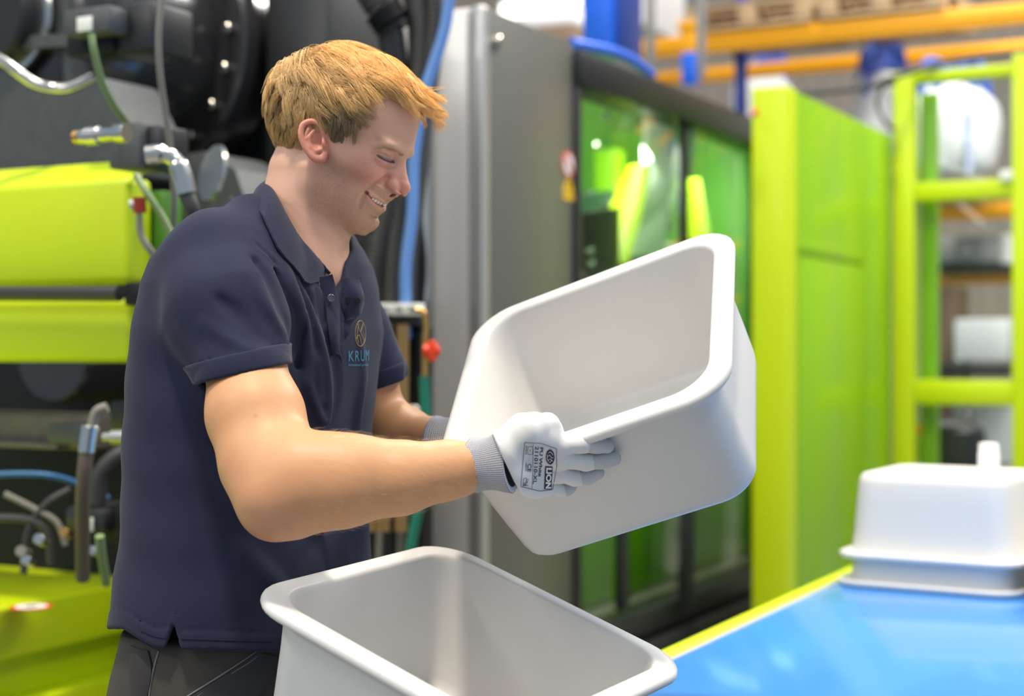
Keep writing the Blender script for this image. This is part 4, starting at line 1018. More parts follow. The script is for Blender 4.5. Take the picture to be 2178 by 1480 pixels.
# rows: photo y, back x, front x, half width
ROWS = [(462, 505, 600, .040), (478, 446, 650, .085), (495, 422, 716, .120), (525, 388, 752, .150), (560, 362, 772, .172), (610, 342, 784, .186), (700, 326, 792, .190),
        (800, 311, 785, .186), (900, 303, 772, .184), (1000, 303, 764, .182), (1100, 299, 761, .182), (1180, 289, 768, .184), (1280, 276, 772, .187), (1340, 268, 774, .188), (1420, 264, 774, .186), (1560, 268, 770, .180)]
rz_, rx_, rr_, rb_ = [], [], [], []
YB = 1.95
for y, x0, x1, b in ROWS:
    rz_.append(HC+(CY-y)/FPX*YB); rx_.append(((x0+x1)/2-CX)/FPX*YB); hw = (x1-x0)/2/FPX*YB
    rb_.append(b if hw > b*sin(PHI)+.01 else hw*1.0); rr_.append(math.sqrt(max(1e-6, hw*hw-(rb_[-1]*sin(PHI))**2))/cos(PHI))
o_ = np.argsort(rz_); rz_, rx_, rr_, rb_ = [np.array(v)[o_] for v in (rz_, rx_, rr_, rb_)]
def W(px, py, Y): return np.array(P(px, py, Y))
SHN, ELN, WRN = W(478, 590, 1.80), W(592, 1052, 1.665), W(1018, 992, 1.690)      # near shoulder, elbow, wrist
SHF, ELF, WRF = W(712, 620, 2.10), W(806, 905, 2.13), W(1000, 945, 2.00)         # far arm
YBv = lambda z: YB
def torso(p, grow=0.0):
    z = p[:, 2]; xc = np.interp(z, rz_, rx_).astype(F32); a = (np.interp(z, rz_, rr_)+grow).astype(F32); b = (np.interp(z, rz_, rb_)+grow).astype(F32)
    dx = p[:, 0]-xc; dy = p[:, 1]-YB; u = dx*BF[0]+dy*BF[1]; v = dx*BR[0]+dy*BR[1]
    # flatter back, fuller chest
    e = 2.35; au, av = np.abs(u)/a, np.abs(v)/b
    k = (au**e+av**e)**(1/e)+1e-9
    g = np.sqrt((au**(e-1)/a)**2+(av**(e-1)/b)**2)/(k**(e-1))+1e-9
    return (k-1)/g*.95
SLV_END = W(518, 795, 1.744); SLF_END = W(797, 800, 2.12)
def sleeve_n(p, g=0.0):
    d = chain(p, [W(470, 575, 1.83), W(482, 665, 1.785), SLV_END], (.074+g, .0700+g, .0535+g), .02)
    return d
def sleeve_f(p, g=0.0): return chain(p, [SHF, W(752, 720, 2.115), SLF_END], (.050+g, .050+g, .046+g), .02)
AXN = (SLV_END-W(482, 640, 1.785)); AXN /= np.linalg.norm(AXN)
# the sleeve's hem plane follows the photo: (415,815) to (612,770)
hp0, hp1 = W(418, 816, 1.75), W(610, 772, 1.75)
PLN = np.cross(hp1-hp0, np.array((0, 1, .0))); PLN /= np.linalg.norm(PLN); PLN *= np.sign(PLN @ AXN)
PLC = (hp0+hp1)/2
hq0, hq1 = W(760, 832, 2.11), W(820, 815, 2.11)
PFN = np.cross(hq1-hq0, np.array((0, 1, .1))); PFN /= np.linalg.norm(PFN); PFN *= np.sign(PFN @ (SLF_END-SHF)); PFC = (hq0+hq1)/2
def plane(p, c, n): return (p-V3(c)) @ V3(n)
UA_N = [(SHN, .048), (W(518, 760, 1.760), .0425), (W(541, 880, 1.722), .0500), (W(568, 985, 1.69), .0480)]
def arm_n(p):
    d = chain(p, [a for a, _ in UA_N]+[ELN], [r for _, r in UA_N]+[.043], .02)
    d = smin(d, rcone(p, W(560, 890, 1.712), W(590, 970, 1.690), .042, .038), .015)            # biceps
    d = smin(d, rcone(p, W(575, 1098, 1.672), W(600, 1080, 1.67), .0165, .026), .030)         # elbow point
    f = chain(p, [ELN, W(650, 1030, 1.662), W(730, 1027, 1.660), W(850, 1016, 1.668), W(950, 1000, 1.680), WRN], (.041, .0475, .0440, .0365, .0285, .0255), .02)
    f = smin(f, rcone(p, W(630, 985, 1.66), W(760, 990, 1.660), .030, .027), .025)            # forearm muscle on top
    d = smin(d, f, .022)
    return d
def arm_f(p):
    d = chain(p, [SHF, W(772, 820, 2.12), ELF], (.046, .044, .040), .02)
    f = chain(p, [ELF, W(850, 925, 2.10), W(930, 945, 2.05), WRF], (.038, .038, .031, .026), .02)
    return smin(d, f, .02)
def body_sdf(p):
    d = arm_n(p); d = np.minimum(d, arm_f(p))
    t = torso(p, -.018); t = smax(t, HC-.28-p[:, 2], .02)
    d = smin(d, t, .02)
    # chest in the open neck and the neck root
    return d
# ---- trousers down to the floor
LEGX = (rx_[0]+.0, YB)
def trousers(p):
    z = p[:, 2]; xc, yc = float(np.interp(.98, rz_, rx_)), YB
    dx = p[:, 0]-xc; dy = p[:, 1]-yc; u = dx*BF[0]+dy*BF[1]; v = dx*BR[0]+dy*BR[1]
    q = np.stack([u, v, z], 1)
    hip = ell(q, (-.008, 0, .90), (.135, .178, .20)); hip = smax(hip, z-1.03, .01)
    hip = smin(hip, ell(q, (-.050, .07, .88), (.085, .085, .12)), .04)
    d = smin(hip, smax(smax(torso(p, -.016), p[:, 2]-1.03, .01), .90-p[:, 2], .03), .03)
    for s in (-1, 1):
        l = chain(q, [(-.005, .088*s, .86), (.01, .10*s, .50), (-.01, .11*s, .10)], (.098, .070, .062), .04)
        d = smin(d, smax(l, .03-z, .01), .035)
    w = np.arctan2(u, v)
    d = d+.0035*np.sin(z*46+3*w)*np.sin(w*5+z*12)*np.clip((.97-z)/.1, .2, 1)
    # pocket openings: an incised slant line on the near side, and the patch pocket behind
    return d.astype(F32)
def shoe(p):
    xc, yc = float(np.interp(.98, rz_, rx_)), YB
    dx = p[:, 0]-xc; dy = p[:, 1]-yc; u = dx*BF[0]+dy*BF[1]; v = dx*BR[0]+dy*BR[1]; q = np.stack([u, v, p[:, 2]], 1); d = None
    for s in (-1, 1):
        e = smin(rcone(q, (-.05, .11*s, .055), (.14, .125*s, .038), .046, .040), rcone(q, (-.02, .11*s, .06), (-.02, .11*s, .13), .048, .046), .03)
        e = smax(e, .002-p[:, 2], .006); d = e if d is None else np.minimum(d, e)
    return d
# ---- shirt
FOLDS = [  # (photo points with depth), width, amplitude (+ ridge, - crease)
    ([(520, 520, 1.80), (590, 600, 1.78), (628, 700, 1.80), (630, 790, 1.83)], .007, -.005),
    ([(560, 520, 1.82), (620, 600, 1.80), (655, 700, 1.82), (648, 800, 1.84)], .011, .006),
    ([(540, 560, 1.76), (600, 640, 1.745), (622, 720, 1.77)], .008, -.004), ([(520, 590, 1.74), (585, 670, 1.73), (612, 730, 1.75)], .009, .0035),
    ([(470, 640, 1.72), (540, 700, 1.705), (605, 745, 1.73)], .010, -.003), ([(440, 690, 1.715), (510, 735, 1.695), (600, 762, 1.72)], .009, .003),
    ([(400, 640, 1.745), (430, 740, 1.72), (450, 790, 1.72)], .012, -.002),
    ([(350, 640, 1.84), (380, 720, 1.82), (415, 800, 1.80), (432, 900, 1.80)], .010, -.008), ([(340, 660, 1.86), (365, 740, 1.85), (400, 830, 1.83), (440, 940, 1.82)], .010, .004),
    ([(315, 760, 1.93), (330, 860, 1.90), (372, 960, 1.86), (450, 1060, 1.81)], .012, .006), ([(306, 820, 1.95), (330, 940, 1.90), (390, 1040, 1.84), (470, 1110, 1.81)], .013, -.005),
    ([(420, 900, 1.80), (470, 1000, 1.78), (520, 1090, 1.77)], .014, .004),
    ([(303, 1000, 1.93), (325, 1100, 1.90), (340, 1180, 1.88), (335, 1260, 1.88)], .009, .005), ([(312, 1060, 1.91), (345, 1140, 1.87), (372, 1150, 1.84)], .010, -.005),
    ([(300, 1160, 1.91), (318, 1260, 1.90), (312, 1330, 1.90)], .006, -.0035), ([(285, 1180, 1.93), (296, 1270, 1.92), (290, 1330, 1.92)], .006, .004),
    ([(350, 1140, 1.86), (378, 1150, 1.84)], .006, -.003), ([(352, 1210, 1.86), (374, 1215, 1.85)], .005, -.003), ([(350, 1265, 1.86), (372, 1270, 1.85)], .006, -.004), ([(352, 1295, 1.86), (374, 1292, 1.85)], .006, .003),
    ([(620, 580, 1.82), (670, 680, 1.83), (700, 790, 1.85), (704, 900, 1.86)], .010, .005), ([(645, 600, 1.83), (695, 700, 1.85), (725, 800, 1.87)], .008, -.004),
    ([(605, 560, 1.82), (648, 640, 1.82), (672, 740, 1.83)], .006, -.003), ([(660, 620, 1.84), (690, 720, 1.85)], .005, .003),
    ([(700, 700, 1.86), (735, 800, 1.88), (738, 940, 1.88)], .006, .005), ([(712, 760, 1.88), (722, 850, 1.88), (700, 940, 1.86)], .008, -.004),
    ([(640, 800, 1.83), (668, 850, 1.84), (690, 900, 1.85)], .008, .004), ([(648, 830, 1.83), (660, 900, 1.84)], .007, -.004), ([(676, 770, 1.84), (682, 850, 1.85)], .006, .003),
    ([(690, 1110, 1.86), (730, 1170, 1.87), (768, 1210, 1.90)], .010, .005), ([(640, 1110, 1.84), (690, 1160, 1.85), (740, 1220, 1.88)], .012, -.005),
    ([(520, 1180, 1.79), (600, 1250, 1.80), (660, 1290, 1.82)], .014, .004), ([(430, 1120, 1.80), (460, 1220, 1.79), (480, 1330, 1.79)], .014, .003), ([(400, 1180, 1.82), (420, 1280, 1.81), (425, 1370, 1.81)], .012, -.003),
    ([(760, 720, 1.93), (768, 820, 1.94), (765, 920, 1.93)], .008, .004)]
SEAMS = [[(540, 432, 1.90), (520, 462, 1.87), (492, 492, 1.84), (482, 503, 1.83)],      # shoulder seam
         [(482, 503, 1.80), (430, 520, 1.80), (385, 555, 1.80), (352, 600, 1.82), (335, 640, 1.83), (334, 680, 1.85)],   # armhole, back
         [(482, 503, 1.80), (540, 520, 1.78), (590, 570, 1.79), (612, 640, 1.82)],
         [(408, 840, 1.81), (402, 940, 1.82), (402, 1050, 1.82), (392, 1150, 1.83), (380, 1240, 1.83), (373, 1328, 1.83)]]   # side seam
def wpath(pts, n=5): return [np.array(v) for v in spline([P(*q) for q in pts], n)]
FOLDW = [(wpath(q, 3), w, a) for q, w, a in FOLDS]; SEAMW = [wpath(q, 5) for q in SEAMS]
HEM_Z = [(262, 1338), (300, 1362), (330, 1377), (352, 1380), (371, 1330), (384, 1382), (440, 1383), (520, 1386), (585, 1388), (800, 1388)]
hemx = np.array([(x-CX)/FPX for x, _ in HEM_Z]); hemz = np.array([(CY-y)/FPX for _, y in HEM_Z])
def shirt_outer(p):
    t = smax(torso(p), p[:, 2]-(HC+(CY-468)/FPX*YB), .02)
    yoke = chain(p, [W(598, 512, 1.93), W(545, 506, 1.885), W(478, 562, 1.83)], (.048, .047, .056), .03)
    t = smin(t, yoke, .03)
    t = smin(t, chain(p, [W(660, 490, 2.0), W(712, 590, 2.09)], (.050, .046), .03), .03)
    sn = sleeve_n(p); d = smin(t, sn, .018)
    sf = sleeve_f(p); d = smin(d, sf, .015)
    return d
def shirt_sdf(p):
    d = shirt_outer(p); near = np.abs(d) < .03; e = p[near]; x = d[near].copy()
    if len(e):
        hf = 1-.85*np.exp(-(plane(e, PLC, PLN)/.045)**2)*(np.maximum(sleeve_n(e, .02), 0) <= 0)
        for q, w, a in FOLDW:
            x -= hf*2.1*a*gb_(segd(e, q), w*.9)
        for q in SEAMW:
            s = segd(e, q); x += .0016*gb_(s, .0022)-.0010*gb_(s-.006, .0030)
        # soft cloth undulation
        x += (.0014*np.sin(e[:, 2]*60+e[:, 0]*35)*np.sin(e[:, 0]*48-e[:, 2]*22+e[:, 1]*40)).astype(F32)
        # hem stitch line and turned hem
        hx = e[:, 0]/e[:, 1]; hz = np.interp(hx, hemx, hemz)*e[:, 1]+HC; near_side = e[:, 1] < YB
        hz = np.where(near_side, hz, HC-.385).astype(F32); dz = e[:, 2]-hz
        x += .0012*gb_(dz-.022, .0016)-.0008*(dz < .022)
        d = d.copy(); d[near] = x
    # hem cut
    hx = p[:, 0]/p[:, 1]; hz = np.where(p[:, 1] < YB, np.interp(hx, hemx, hemz)*p[:, 1]+HC, HC-.385).astype(F32)
    d = smax(d, hz-p[:, 2], .003)
    # hollow at the bottom, so that it hangs over the trousers
    ins = torso(p, -.007); ins = np.maximum(ins, p[:, 2]-(HC-.30)); d = smax(d, -ins, .003)
    # sleeves end in a clean plane and are hollow round the arm
    inn = sleeve_n(p, .012); cut = smax(inn, -(plane(p, PLC, PLN)), .002); cut = np.maximum(cut, (p[:, 0]-W(640, 0, 1.75)[0]))
    d = smax(d, -np.maximum(plane(p, PLC, PLN)*-1, sleeve_n(p, .010)), .002) if False else d
    sl = np.maximum(sleeve_n(p, .020), -torso(p, .004)); beyond = plane(p, PLC, PLN)
    d = np.where(sl < 0, smax(d, beyond, .003), d)
    sl2 = np.maximum(sleeve_f(p, .02), -torso(p, .004)); b2 = plane(p, PFC, PFN); d = np.where(sl2 < 0, smax(d, b2, .003), d)
    hol = np.maximum(sleeve_n(p, -.0040), -(beyond+.020)); d = smax(d, -hol, .002)
    hol = np.maximum(sleeve_f(p, -.0055), -(b2+.020)); d = smax(d, -hol, .002)
    # neck opening
    nk = chain(p, [W(655, 380, YB), W(648, 450, YB), W(650, 515, YB)], (.072, .066, .055), .01)
    nk = smin(nk, chain(p, [W(688, 520, 1.93), W(710, 585, 1.90), W(722, 625, 1.88)], (.028, .012, .006), .01), .02)
    d = smax(d, -nk, .004)
    # cut back under the near collar leaf
    a0, a1 = W(556, 425, 1.87), W(668, 590, 1.87); n = np.array((a1[2]-a0[2], 0, -(a1[0]-a0[0]))); n /= -np.linalg.norm(n)
    ab_ = (p-V3(a0)) @ V3(n); rg = np.maximum(np.maximum(-ab_, p[:, 0]-W(711, 0, 1.89)[0]), p[:, 1]-1.955)
    d = smax(d, -rg, .003)
    return d.astype(F32)
def chest_sdf(p):
    """skin in the open neck"""
    d = chain(p, [W(636, 500, YB), W(618, 600, YB)], (.046, .058), .02)
    d = smin(d, chain(p, [W(674, 520, 1.94), W(684, 580, 1.945), W(688, 640, 1.95)], (.026, .026, .022), .02), .03)
    return d
def head_all(p): return smin(head_sdf(p), chest_sdf(p), .015)
lo = np.array((P(520, 640, YH).x, YH-.105, P(545, 660, YH).z)); hi = np.array((P(888, 150, YH).x+.004, YH+.105, P(700, 95, YH).z))
hV, hF = sdf_mesh(head_all, lo, hi, .00135)
lo = np.array((-.52, 1.58, HC-.52)); hi = np.array((.02, 2.24, HC+.10))
bV, bF = sdf_mesh(body_sdf, lo, hi, .0042)
hc = skin_cols(hV)
rsb = np.random.RandomState(2)
bc4 = np.ones((len(bV), 4)); bc4[:, :3] = (.62, .315, .150)
for w_, t_ in ((gb_(np.sqrt(((bV-np.array(W(578, 1105, 1.66)))**2).sum(1)), .05), (.62, .30, .22)),):
    bc4[:, :3] = bc4[:, :3]*(1-.5*w_[:, None])+np.array(t_)*.5*w_[:, None]
for (x_, y_) in ((545, 884),):
    w_ = gb_(np.sqrt(((bV[:, [0, 2]]-np.array(P(x_, y_, 1.67))[[0, 2]])**2).sum(1)), .0019)*(bV[:, 1] < 1.72); bc4[:, :3] = bc4[:, :3]*(1-.5*w_[:, None])+np.array((.25, .1, .05))*.5*w_[:, None]
body = part('body', (np.concatenate([hV, bV]), np.concatenate([hF, bF+len(hV)])), M['skin'], man, 180); vcol(body, np.concatenate([hc, bc4]))
lo = np.array((-.56, 1.60, HC-.42)); hi = np.array((-.10, 2.24, HC+.215))
sV_, sF_ = sdf_mesh(shirt_sdf, lo, hi, .0030)
NAVY = np.array((.020, .0235, .050))
shirt = part('polo_shirt', (sV_, sF_), M['knit'], man, 180); vcol(shirt, np.tile(NAVY, (len(sV_), 1)))
lo = np.array((-.62, 1.62, .0)); hi = np.array((-.05, 2.24, 1.05))
M['trouser'] = mat('work_trouser_cloth', (.048, .041, .035), .8, bump=.3, scale=900, var=.15, dist=.0006)
tV, tF = sdf_mesh(trousers, lo, hi, .006)
tro = part('trousers', (tV, tF), M['trouser'], man, 180)
lo = np.array((-.66, 1.6, -.002)); hi = np.array((.05, 2.3, .20))
zV, zF = sdf_mesh(shoe, lo, hi, .006)
part('shoes', (zV, zF), M['black'], man, 180)
def cap_sdf(p):
    q = to_head(p); a = q.copy(); t = thick(a).astype(F32)
    z0 = np.interp(a[:, 0], HLx, HLz).astype(F32)
    d = scalp(q)-t*.50
    d = smax(d, (z0+.002-a[:, 2]), .004); d = smax(d, (q[:, 0]-.088), .004)
    return d+(.0008*np.sin(q[:, 0]*900+q[:, 2]*500)*np.sin(q[:, 1]*700)).astype(F32)
c0 = np.array(HO)
cV, cF = sdf_mesh(cap_sdf, c0-np.array((.125, .11, .08)), c0+np.array((.13, .11, .15)), .0022)
hair = part('hair', (cV, cF), M['haircap'], man, 180)
M['strand'] = vmat('hair_strands', .38, 0, 0, 100, .0001, .6, var=.25, vscale=220)
sV, sF, sC = build_hair(20000, .00030)
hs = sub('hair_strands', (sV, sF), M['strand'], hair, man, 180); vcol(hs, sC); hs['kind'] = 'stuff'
# ------------------------------------------------------------------ laying details on a surface
from mathutils.bvhtree import BVHTree
def bvh_of(V, Fq): return BVHTree.FromPolygons([tuple(v) for v in V], [tuple(int(i) for i in f) for f in Fq])
def hit(bv, px, py, off=.001, default=None):
    d = Vector(((px-CX)/FPX, 1, (CY-py)/FPX)).normalized(); o = Vector((0, 0, HC))
    p, n, i, t = bv.ray_cast(o, d)
    if p is None: return default
    if n.dot(d) > 0: n = -n
    return p+n*off
def loftg(A, B, rows=6, bulge=0.0, thick=.0025, out=None):
    """a thick sheet between two edge curves, bulging away from the point 'out'"""
    n = 28
    def res(q):
        q = spline(q, 8); L = [0]
        for i in range(len(q)-1): L.append(L[-1]+(q[i+1]-q[i]).length)
        r = []
        for k in range(n+1):
            t = L[-1]*k/n; j = max(i for i in range(len(q)-1) if L[i] <= t+1e-9); r.append(q[j].lerp(q[j+1], (t-L[j])/max(1e-9, L[j+1]-L[j])))
        return r
    A, B = res(A), res(B); g = [[a.lerp(b, r/rows) for r in range(rows+1)] for a, b in zip(A, B)]
    nr = [[None]*(rows+1) for _ in range(n+1)]
    for i in range(n+1):
        for r in range(rows+1):
            u = g[min(i+1, n)][r]-g[max(i-1, 0)][r]; v = g[i][min(r+1, rows)]-g[i][max(r-1, 0)]; m = u.cross(v)
            m = m.normalized() if m.length > 1e-12 else Vector((0, -1, 0))
            if out is not None and m.dot(g[i][r]-out) < 0: m = -m
            nr[i][r] = m
    top = []; bot = []
    for i in range(n+1):
        for r in range(rows+1):
            e = min(1, 4*min(r/rows, 1-r/rows)+.0); ee = min(1, 8*min(i/n, 1-i/n))
            b = bulge*sin(pi*r/rows)
            p = g[i][r]+nr[i][r]*(b+thick*(.35+.65*min(e, 1)*min(ee, 1)))
            top.append(p); bot.append(g[i][r]+nr[i][r]*(b-thick*.3))
    w = rows+1; N = len(top); f = []
    for i in range(n):
        for r in range(rows):
            a = i*w+r; f.append((a, a+1, a+w+1, a+w)); f.append((N+a, N+a+w, N+a+w+1, N+a+1))
    ring = [i*w for i in range(n+1)]+[n*w+r for r in range(1, w)]+[i*w+rows for i in range(n-1, -1, -1)]+[r for r in range(rows-1, 0, -1)]
    for k in range(len(ring)):
        a, b = ring[k], ring[(k+1) % len(ring)]; f.append((a, b, N+b, N+a))
    return G().add(top+bot, f)
def text_mesh(s, bold=0.0, sx=1.0):
    cu_ = bpy.data.curves.new('t', 'FONT'); cu_.body = s; cu_.size = 1.0; cu_.offset = bold; cu_.resolution_u = 3; cu_.space_character = 1.0
    o = bpy.data.objects.new('t', cu_); col.objects.link(o); dg = bpy.context.evaluated_depsgraph_get(); me = bpy.data.meshes.new_from_object(o.evaluated_get(dg))
    bm = bmesh.new(); bm.from_mesh(me); bmesh.ops.triangulate(bm, faces=bm.faces[:]); g = from_bm(bm)
    bpy.data.objects.remove(o); bpy.data.curves.remove(cu_); bpy.data.meshes.remove(me)
    x0 = min(p.x for p in g.v); x1 = max(p.x for p in g.v); y0 = min(p.y for p in g.v); y1 = max(p.y for p in g.v)
    g.v = [Vector(((p.x-x0)/(x1-x0), (p.y-y0)/(y1-y0), 0)) for p in g.v]; return g
def print_on(bv, g, fn, off=.0005):
    """wrap a flat 0..1 print onto a surface through fn(u, v) -> photo pixel"""
    last = None; v = []
    for p in g.v:
        q = hit(bv, *fn(p.x, p.y), off, last); last = q or last; v.append(q)
    last = next(q for q in v if q is not None); g2 = G(); g2.v = [q or last for q in v]; g2.f = list(g.f); return g2
def poly2(pts): return G().add([Vector((x, y, 0)) for x, y in pts], [tuple(range(len(pts)))])
def strokeg(bv, pts, w, off=.0006, n=4):
    """a printed or stitched line laid on a surface, w in metres"""
    q = [hit(bv, p.x, p.y, off) for p in spline([Vector((x, y, 0)) for x, y in pts], n)]; q = [p for p in q if p is not None]
    return tubeg(q, w, 6, 1, False)
bv_sh = bvh_of(sV_, sF_)
neck_c = P(640, 500, YB)
# ------------------------------------------------------------------ collar, placket, cuffs
M['knit2'] = mat('polo_collar_knit', tuple(NAVY*1.02), .85, bump=.35, scale=1400, sheen=.12, dist=.0004, spec=.2)
M['knitd'] = mat('collar_inside', tuple(NAVY*.75), .85, bump=.2, scale=1400, spec=.2)
def onsh(x, y, off, d): return hit(bv_sh, x, y, off, P(x, y, d))
inn = [P(*q) for q in [(566, 384, 1.975), (574, 392, 1.930), (592, 424, 1.893), (612, 462, 1.885), (649, 524, 1.879), (685, 562, 1.888), (703, 581, 1.893)]]
outp = [(535, 429, 1.965), (539, 436, 1.915), (552, 458, 1.88), (571, 498, 1.85), (592, 540, 1.845), (625, 577, 1.845), (650, 604, 1.85)]
tip = [(676, 600, 1.86), (705, 584, 1.885)]
outl = [P(535, 429, 1.968), P(539, 437, 1.915)]+[onsh(x, y, .004, d) for x, y, d in outp[2:]]
col_ = part('collar', loftg(inn, outl+[onsh(x, y, .006, d) for x, y, d in tip][:0]+[onsh(676, 601, .006, 1.86), onsh(704, 585, .005, 1.88)], 8, .004, .0032, neck_c), M['knit2'], shirt if False else man)
col_.parent = shirt
# inside stand round the back and the far side of the neck
far_in = [P(*q) for q in [(566, 386, 1.975), (585, 408, 2.010), (630, 450, 2.02), (680, 480, 2.012), (716, 500, 1.990), (727, 506, 1.975)]]
far_out = [P(*q) for q in [(540, 432, 1.97), (570, 480, 2.03), (630, 520, 2.06), (700, 545, 2.05), (738, 560, 2.02), (748, 570, 2.0)]]
c2 = sub('collar_back', loftg(far_in, far_out, 6, .003, .003, neck_c), M['knit2'], shirt, man)
farleaf = sub('collar_leaf', loftg([P(721, 502, 1.985), P(712, 532, 1.962), P(708, 562, 1.94), P(714, 590, 1.925), P(724, 618, 1.908)],
                                   [P(724, 500, 1.99), P(742, 532, 1.985), P(758, 570, 1.965), P(768, 600, 1.94), P(758, 632, 1.905)], 8, .006, .003, neck_c), M['knit2'], shirt, man)
def onc(x, y, off, Yg, tol=.02):
    h = hit(bv_sh, x, y, off)
    if h is None or abs(h.y-Yg) > tol: return P(x, y, Yg)
    return h
yb_ = hit(bv_sh, 706, 740, 0).y; yf_ = hit(bv_sh, 745, 720, 0).y; print('placket depths', yb_, yf_)
pk = sub('placket', loftg([onc(x, y, .001, yb_-.002*(y < 620)) for x, y in ((678, 590), (690, 650), (697, 700), (703, 756))], [onc(x, y, .002, yb_) for x, y in ((707, 583), (717, 640), (719, 690), (720, 752))], 4, .001, .003, neck_c), M['knit2'], shirt, man)
flap = sub('placket_flap', loftg([onc(x, y, .001, yf_) for x, y in ((724, 600), (725, 650), (722, 690), (720, 748))], [onc(x, y, .003, yf_+.004) for x, y in ((764, 594), (775, 636), (760, 668), (736, 708), (722, 752))], 8, .009, .0035, P(745, 660, 1.99)), M['knit2'], shirt, man)
bc0 = onc(704, 634, .0045, yb_-.004); vdir = (Vector((0, 0, HC))-bc0).normalized(); vdir = (vdir+Vector((.35, 0, .2))).normalized()
bt_ = sub('button', latheg([(.001, 0), (.0042, 0), (.0050, .0006), (.0050, .0016), (.0038, .0020), (.0032, .0014)], bc0-vdir*.0006, vdir, 20), mat('navy_button', (.05, .05, .09), .25, coat=.5), shirt, man)
bv_fl = BVHTree.FromPolygons([tuple(v.co) for v in flap.data.vertices], [tuple(p.vertices) for p in flap.data.polygons])
bv_fl = BVHTree.FromPolygons([tuple(man.matrix_world @ v.co) for v in flap.data.vertices], [tuple(p.vertices) for p in flap.data.polygons])
for (x_, y_) in ((740, 638), (760, 640)):
    q_ = hit(bv_fl, x_, y_, .0014, P(x_, y_, 1.888)); sub('buttonhole', latheg([(.0005, 0), (.0034, 0), (.0034, .0008)], q_, (-.2, 1, 0), 16), M['black'], shirt, man)
def cuff_n(p):
    b = plane(p, PLC, PLN); d = np.maximum(sleeve_n(p, .0028), -sleeve_n(p, -.0040)); d = smax(d, b-.0015, .0015); return smax(d, -(b+.022), .0015).astype(F32)
V_, F_ = sdf_mesh(cuff_n, (-.42, 1.64, HC-.09), (-.22, 1.84, HC+.05), .0020)
sub('sleeve_cuff', (V_, F_), M['knit2'], shirt, man, 180)
def cuff_f(p):
    b = plane(p, PFC, PFN); d = np.maximum(sleeve_f(p, .0034), -sleeve_f(p, -.0055)); d = smax(d, b-.0015, .0015); return smax(d, -(b+.022), .0015).astype(F32)
V_, F_ = sdf_mesh(cuff_f, W(700, 880, 2.02), W(860, 760, 2.20), .0024)
sub('sleeve_cuff', (V_, F_), M['knit2'], shirt, man, 180)
# chest print
M['teal'] = mat('teal_embroidery', (.045, .21, .33), .6, bump=.3, scale=2000, dist=.0003)
M['bronze'] = mat('bronze_embroidery', (.42, .27, .10), .6, bump=.3, scale=2000, dist=.0003)
def lin(x0, y0, x1, y1, sk=0.0): return lambda u, v: (x0+(x1-x0)*u, y1+(y0-y1)*v+sk*u)
for word, x0, y0, x1, y1, bd in (('K', 740, 746, 751, 768, .01), ('R', 754, 746, 763, 768, .01), ('U', 766, 745, 774, 768, .01), ('M', 776, 744, 783, 767, .01)):
    sub('letter_print', print_on(bv_sh, text_mesh(word, .0), lin(x0, y0, x1, y1), .0012), M['teal'], shirt, man)
sub('small_print', print_on(bv_sh, text_mesh('kunststof prod', .005), lin(740, 773, 781, 780), .0012), M['teal'], shirt, man)
ell_ = [(766+11*cos(a), 709+27*sin(a)) for a in np.linspace(0, 2*pi, 25)]
for pts in (ell_, [(760, 690), (766, 706), (772, 686)], [(766, 706), (770, 716), (775, 728)], [(757, 720), (764, 712), (768, 732)], [(762, 688), (759, 712), (762, 730)]):
    sub('emblem_line', strokeg(bv_sh, pts, .00045, .0003, 2), M['bronze'], shirt, man)
# stitched seams
for pts in ([(300, 1341), (330, 1353), (352, 1357)], [(386, 1358), (440, 1360), (520, 1363), (580, 1364)]):
    sub('hem_stitch', strokeg(bv_sh, pts, .0005, .0004), M['knitd'], shirt, man)
# ------------------------------------------------------------------ trouser details
bv_tr = bvh_of(tV, tF)
M['seam'] = mat('seam_thread', (.16, .15, .14), .7)
for pts, w in (([(548, 1383), (520, 1402), (470, 1436), (402, 1479), (380, 1494)], .0012), ([(560, 1385), (530, 1408), (480, 1440), (414, 1484)], .0008), ([(338, 1384), (328, 1420), (320, 1460), (316, 1500)], .0012)):
    sub('stitched_seam', strokeg(bv_tr, pts, w, .0006), M['seam'], tro, man)
sub('back_pocket', loftg([hit(bv_tr, x, y, .002, P(x, y, 1.9)) for x, y in ((281, 1372), (279, 1420), (283, 1500))], [hit(bv_tr, x, y, .002, P(x, y, 1.87)) for x, y in ((318, 1384), (325, 1430), (312, 1500))], 5, .004, .003, P(400, 1430, 1.95)), mat('dark_pocket', (.03, .028, .028), .85, bump=.2, scale=900), tro, man)
sub('front_pocket', loftg([hit(bv_tr, x, y, .0015, P(x, y, 1.82)) for x, y in ((548, 1386), (470, 1440), (400, 1486))], [hit(bv_tr, x, y, .0015, P(x, y, 1.82)) for x, y in ((600, 1400), (560, 1470), (500, 1500))], 5, .001, .0015, P(500, 1430, 1.95)), mat('dark_pocket_cloth', (.035, .035, .042), .85, bump=.2, scale=900), tro, man)

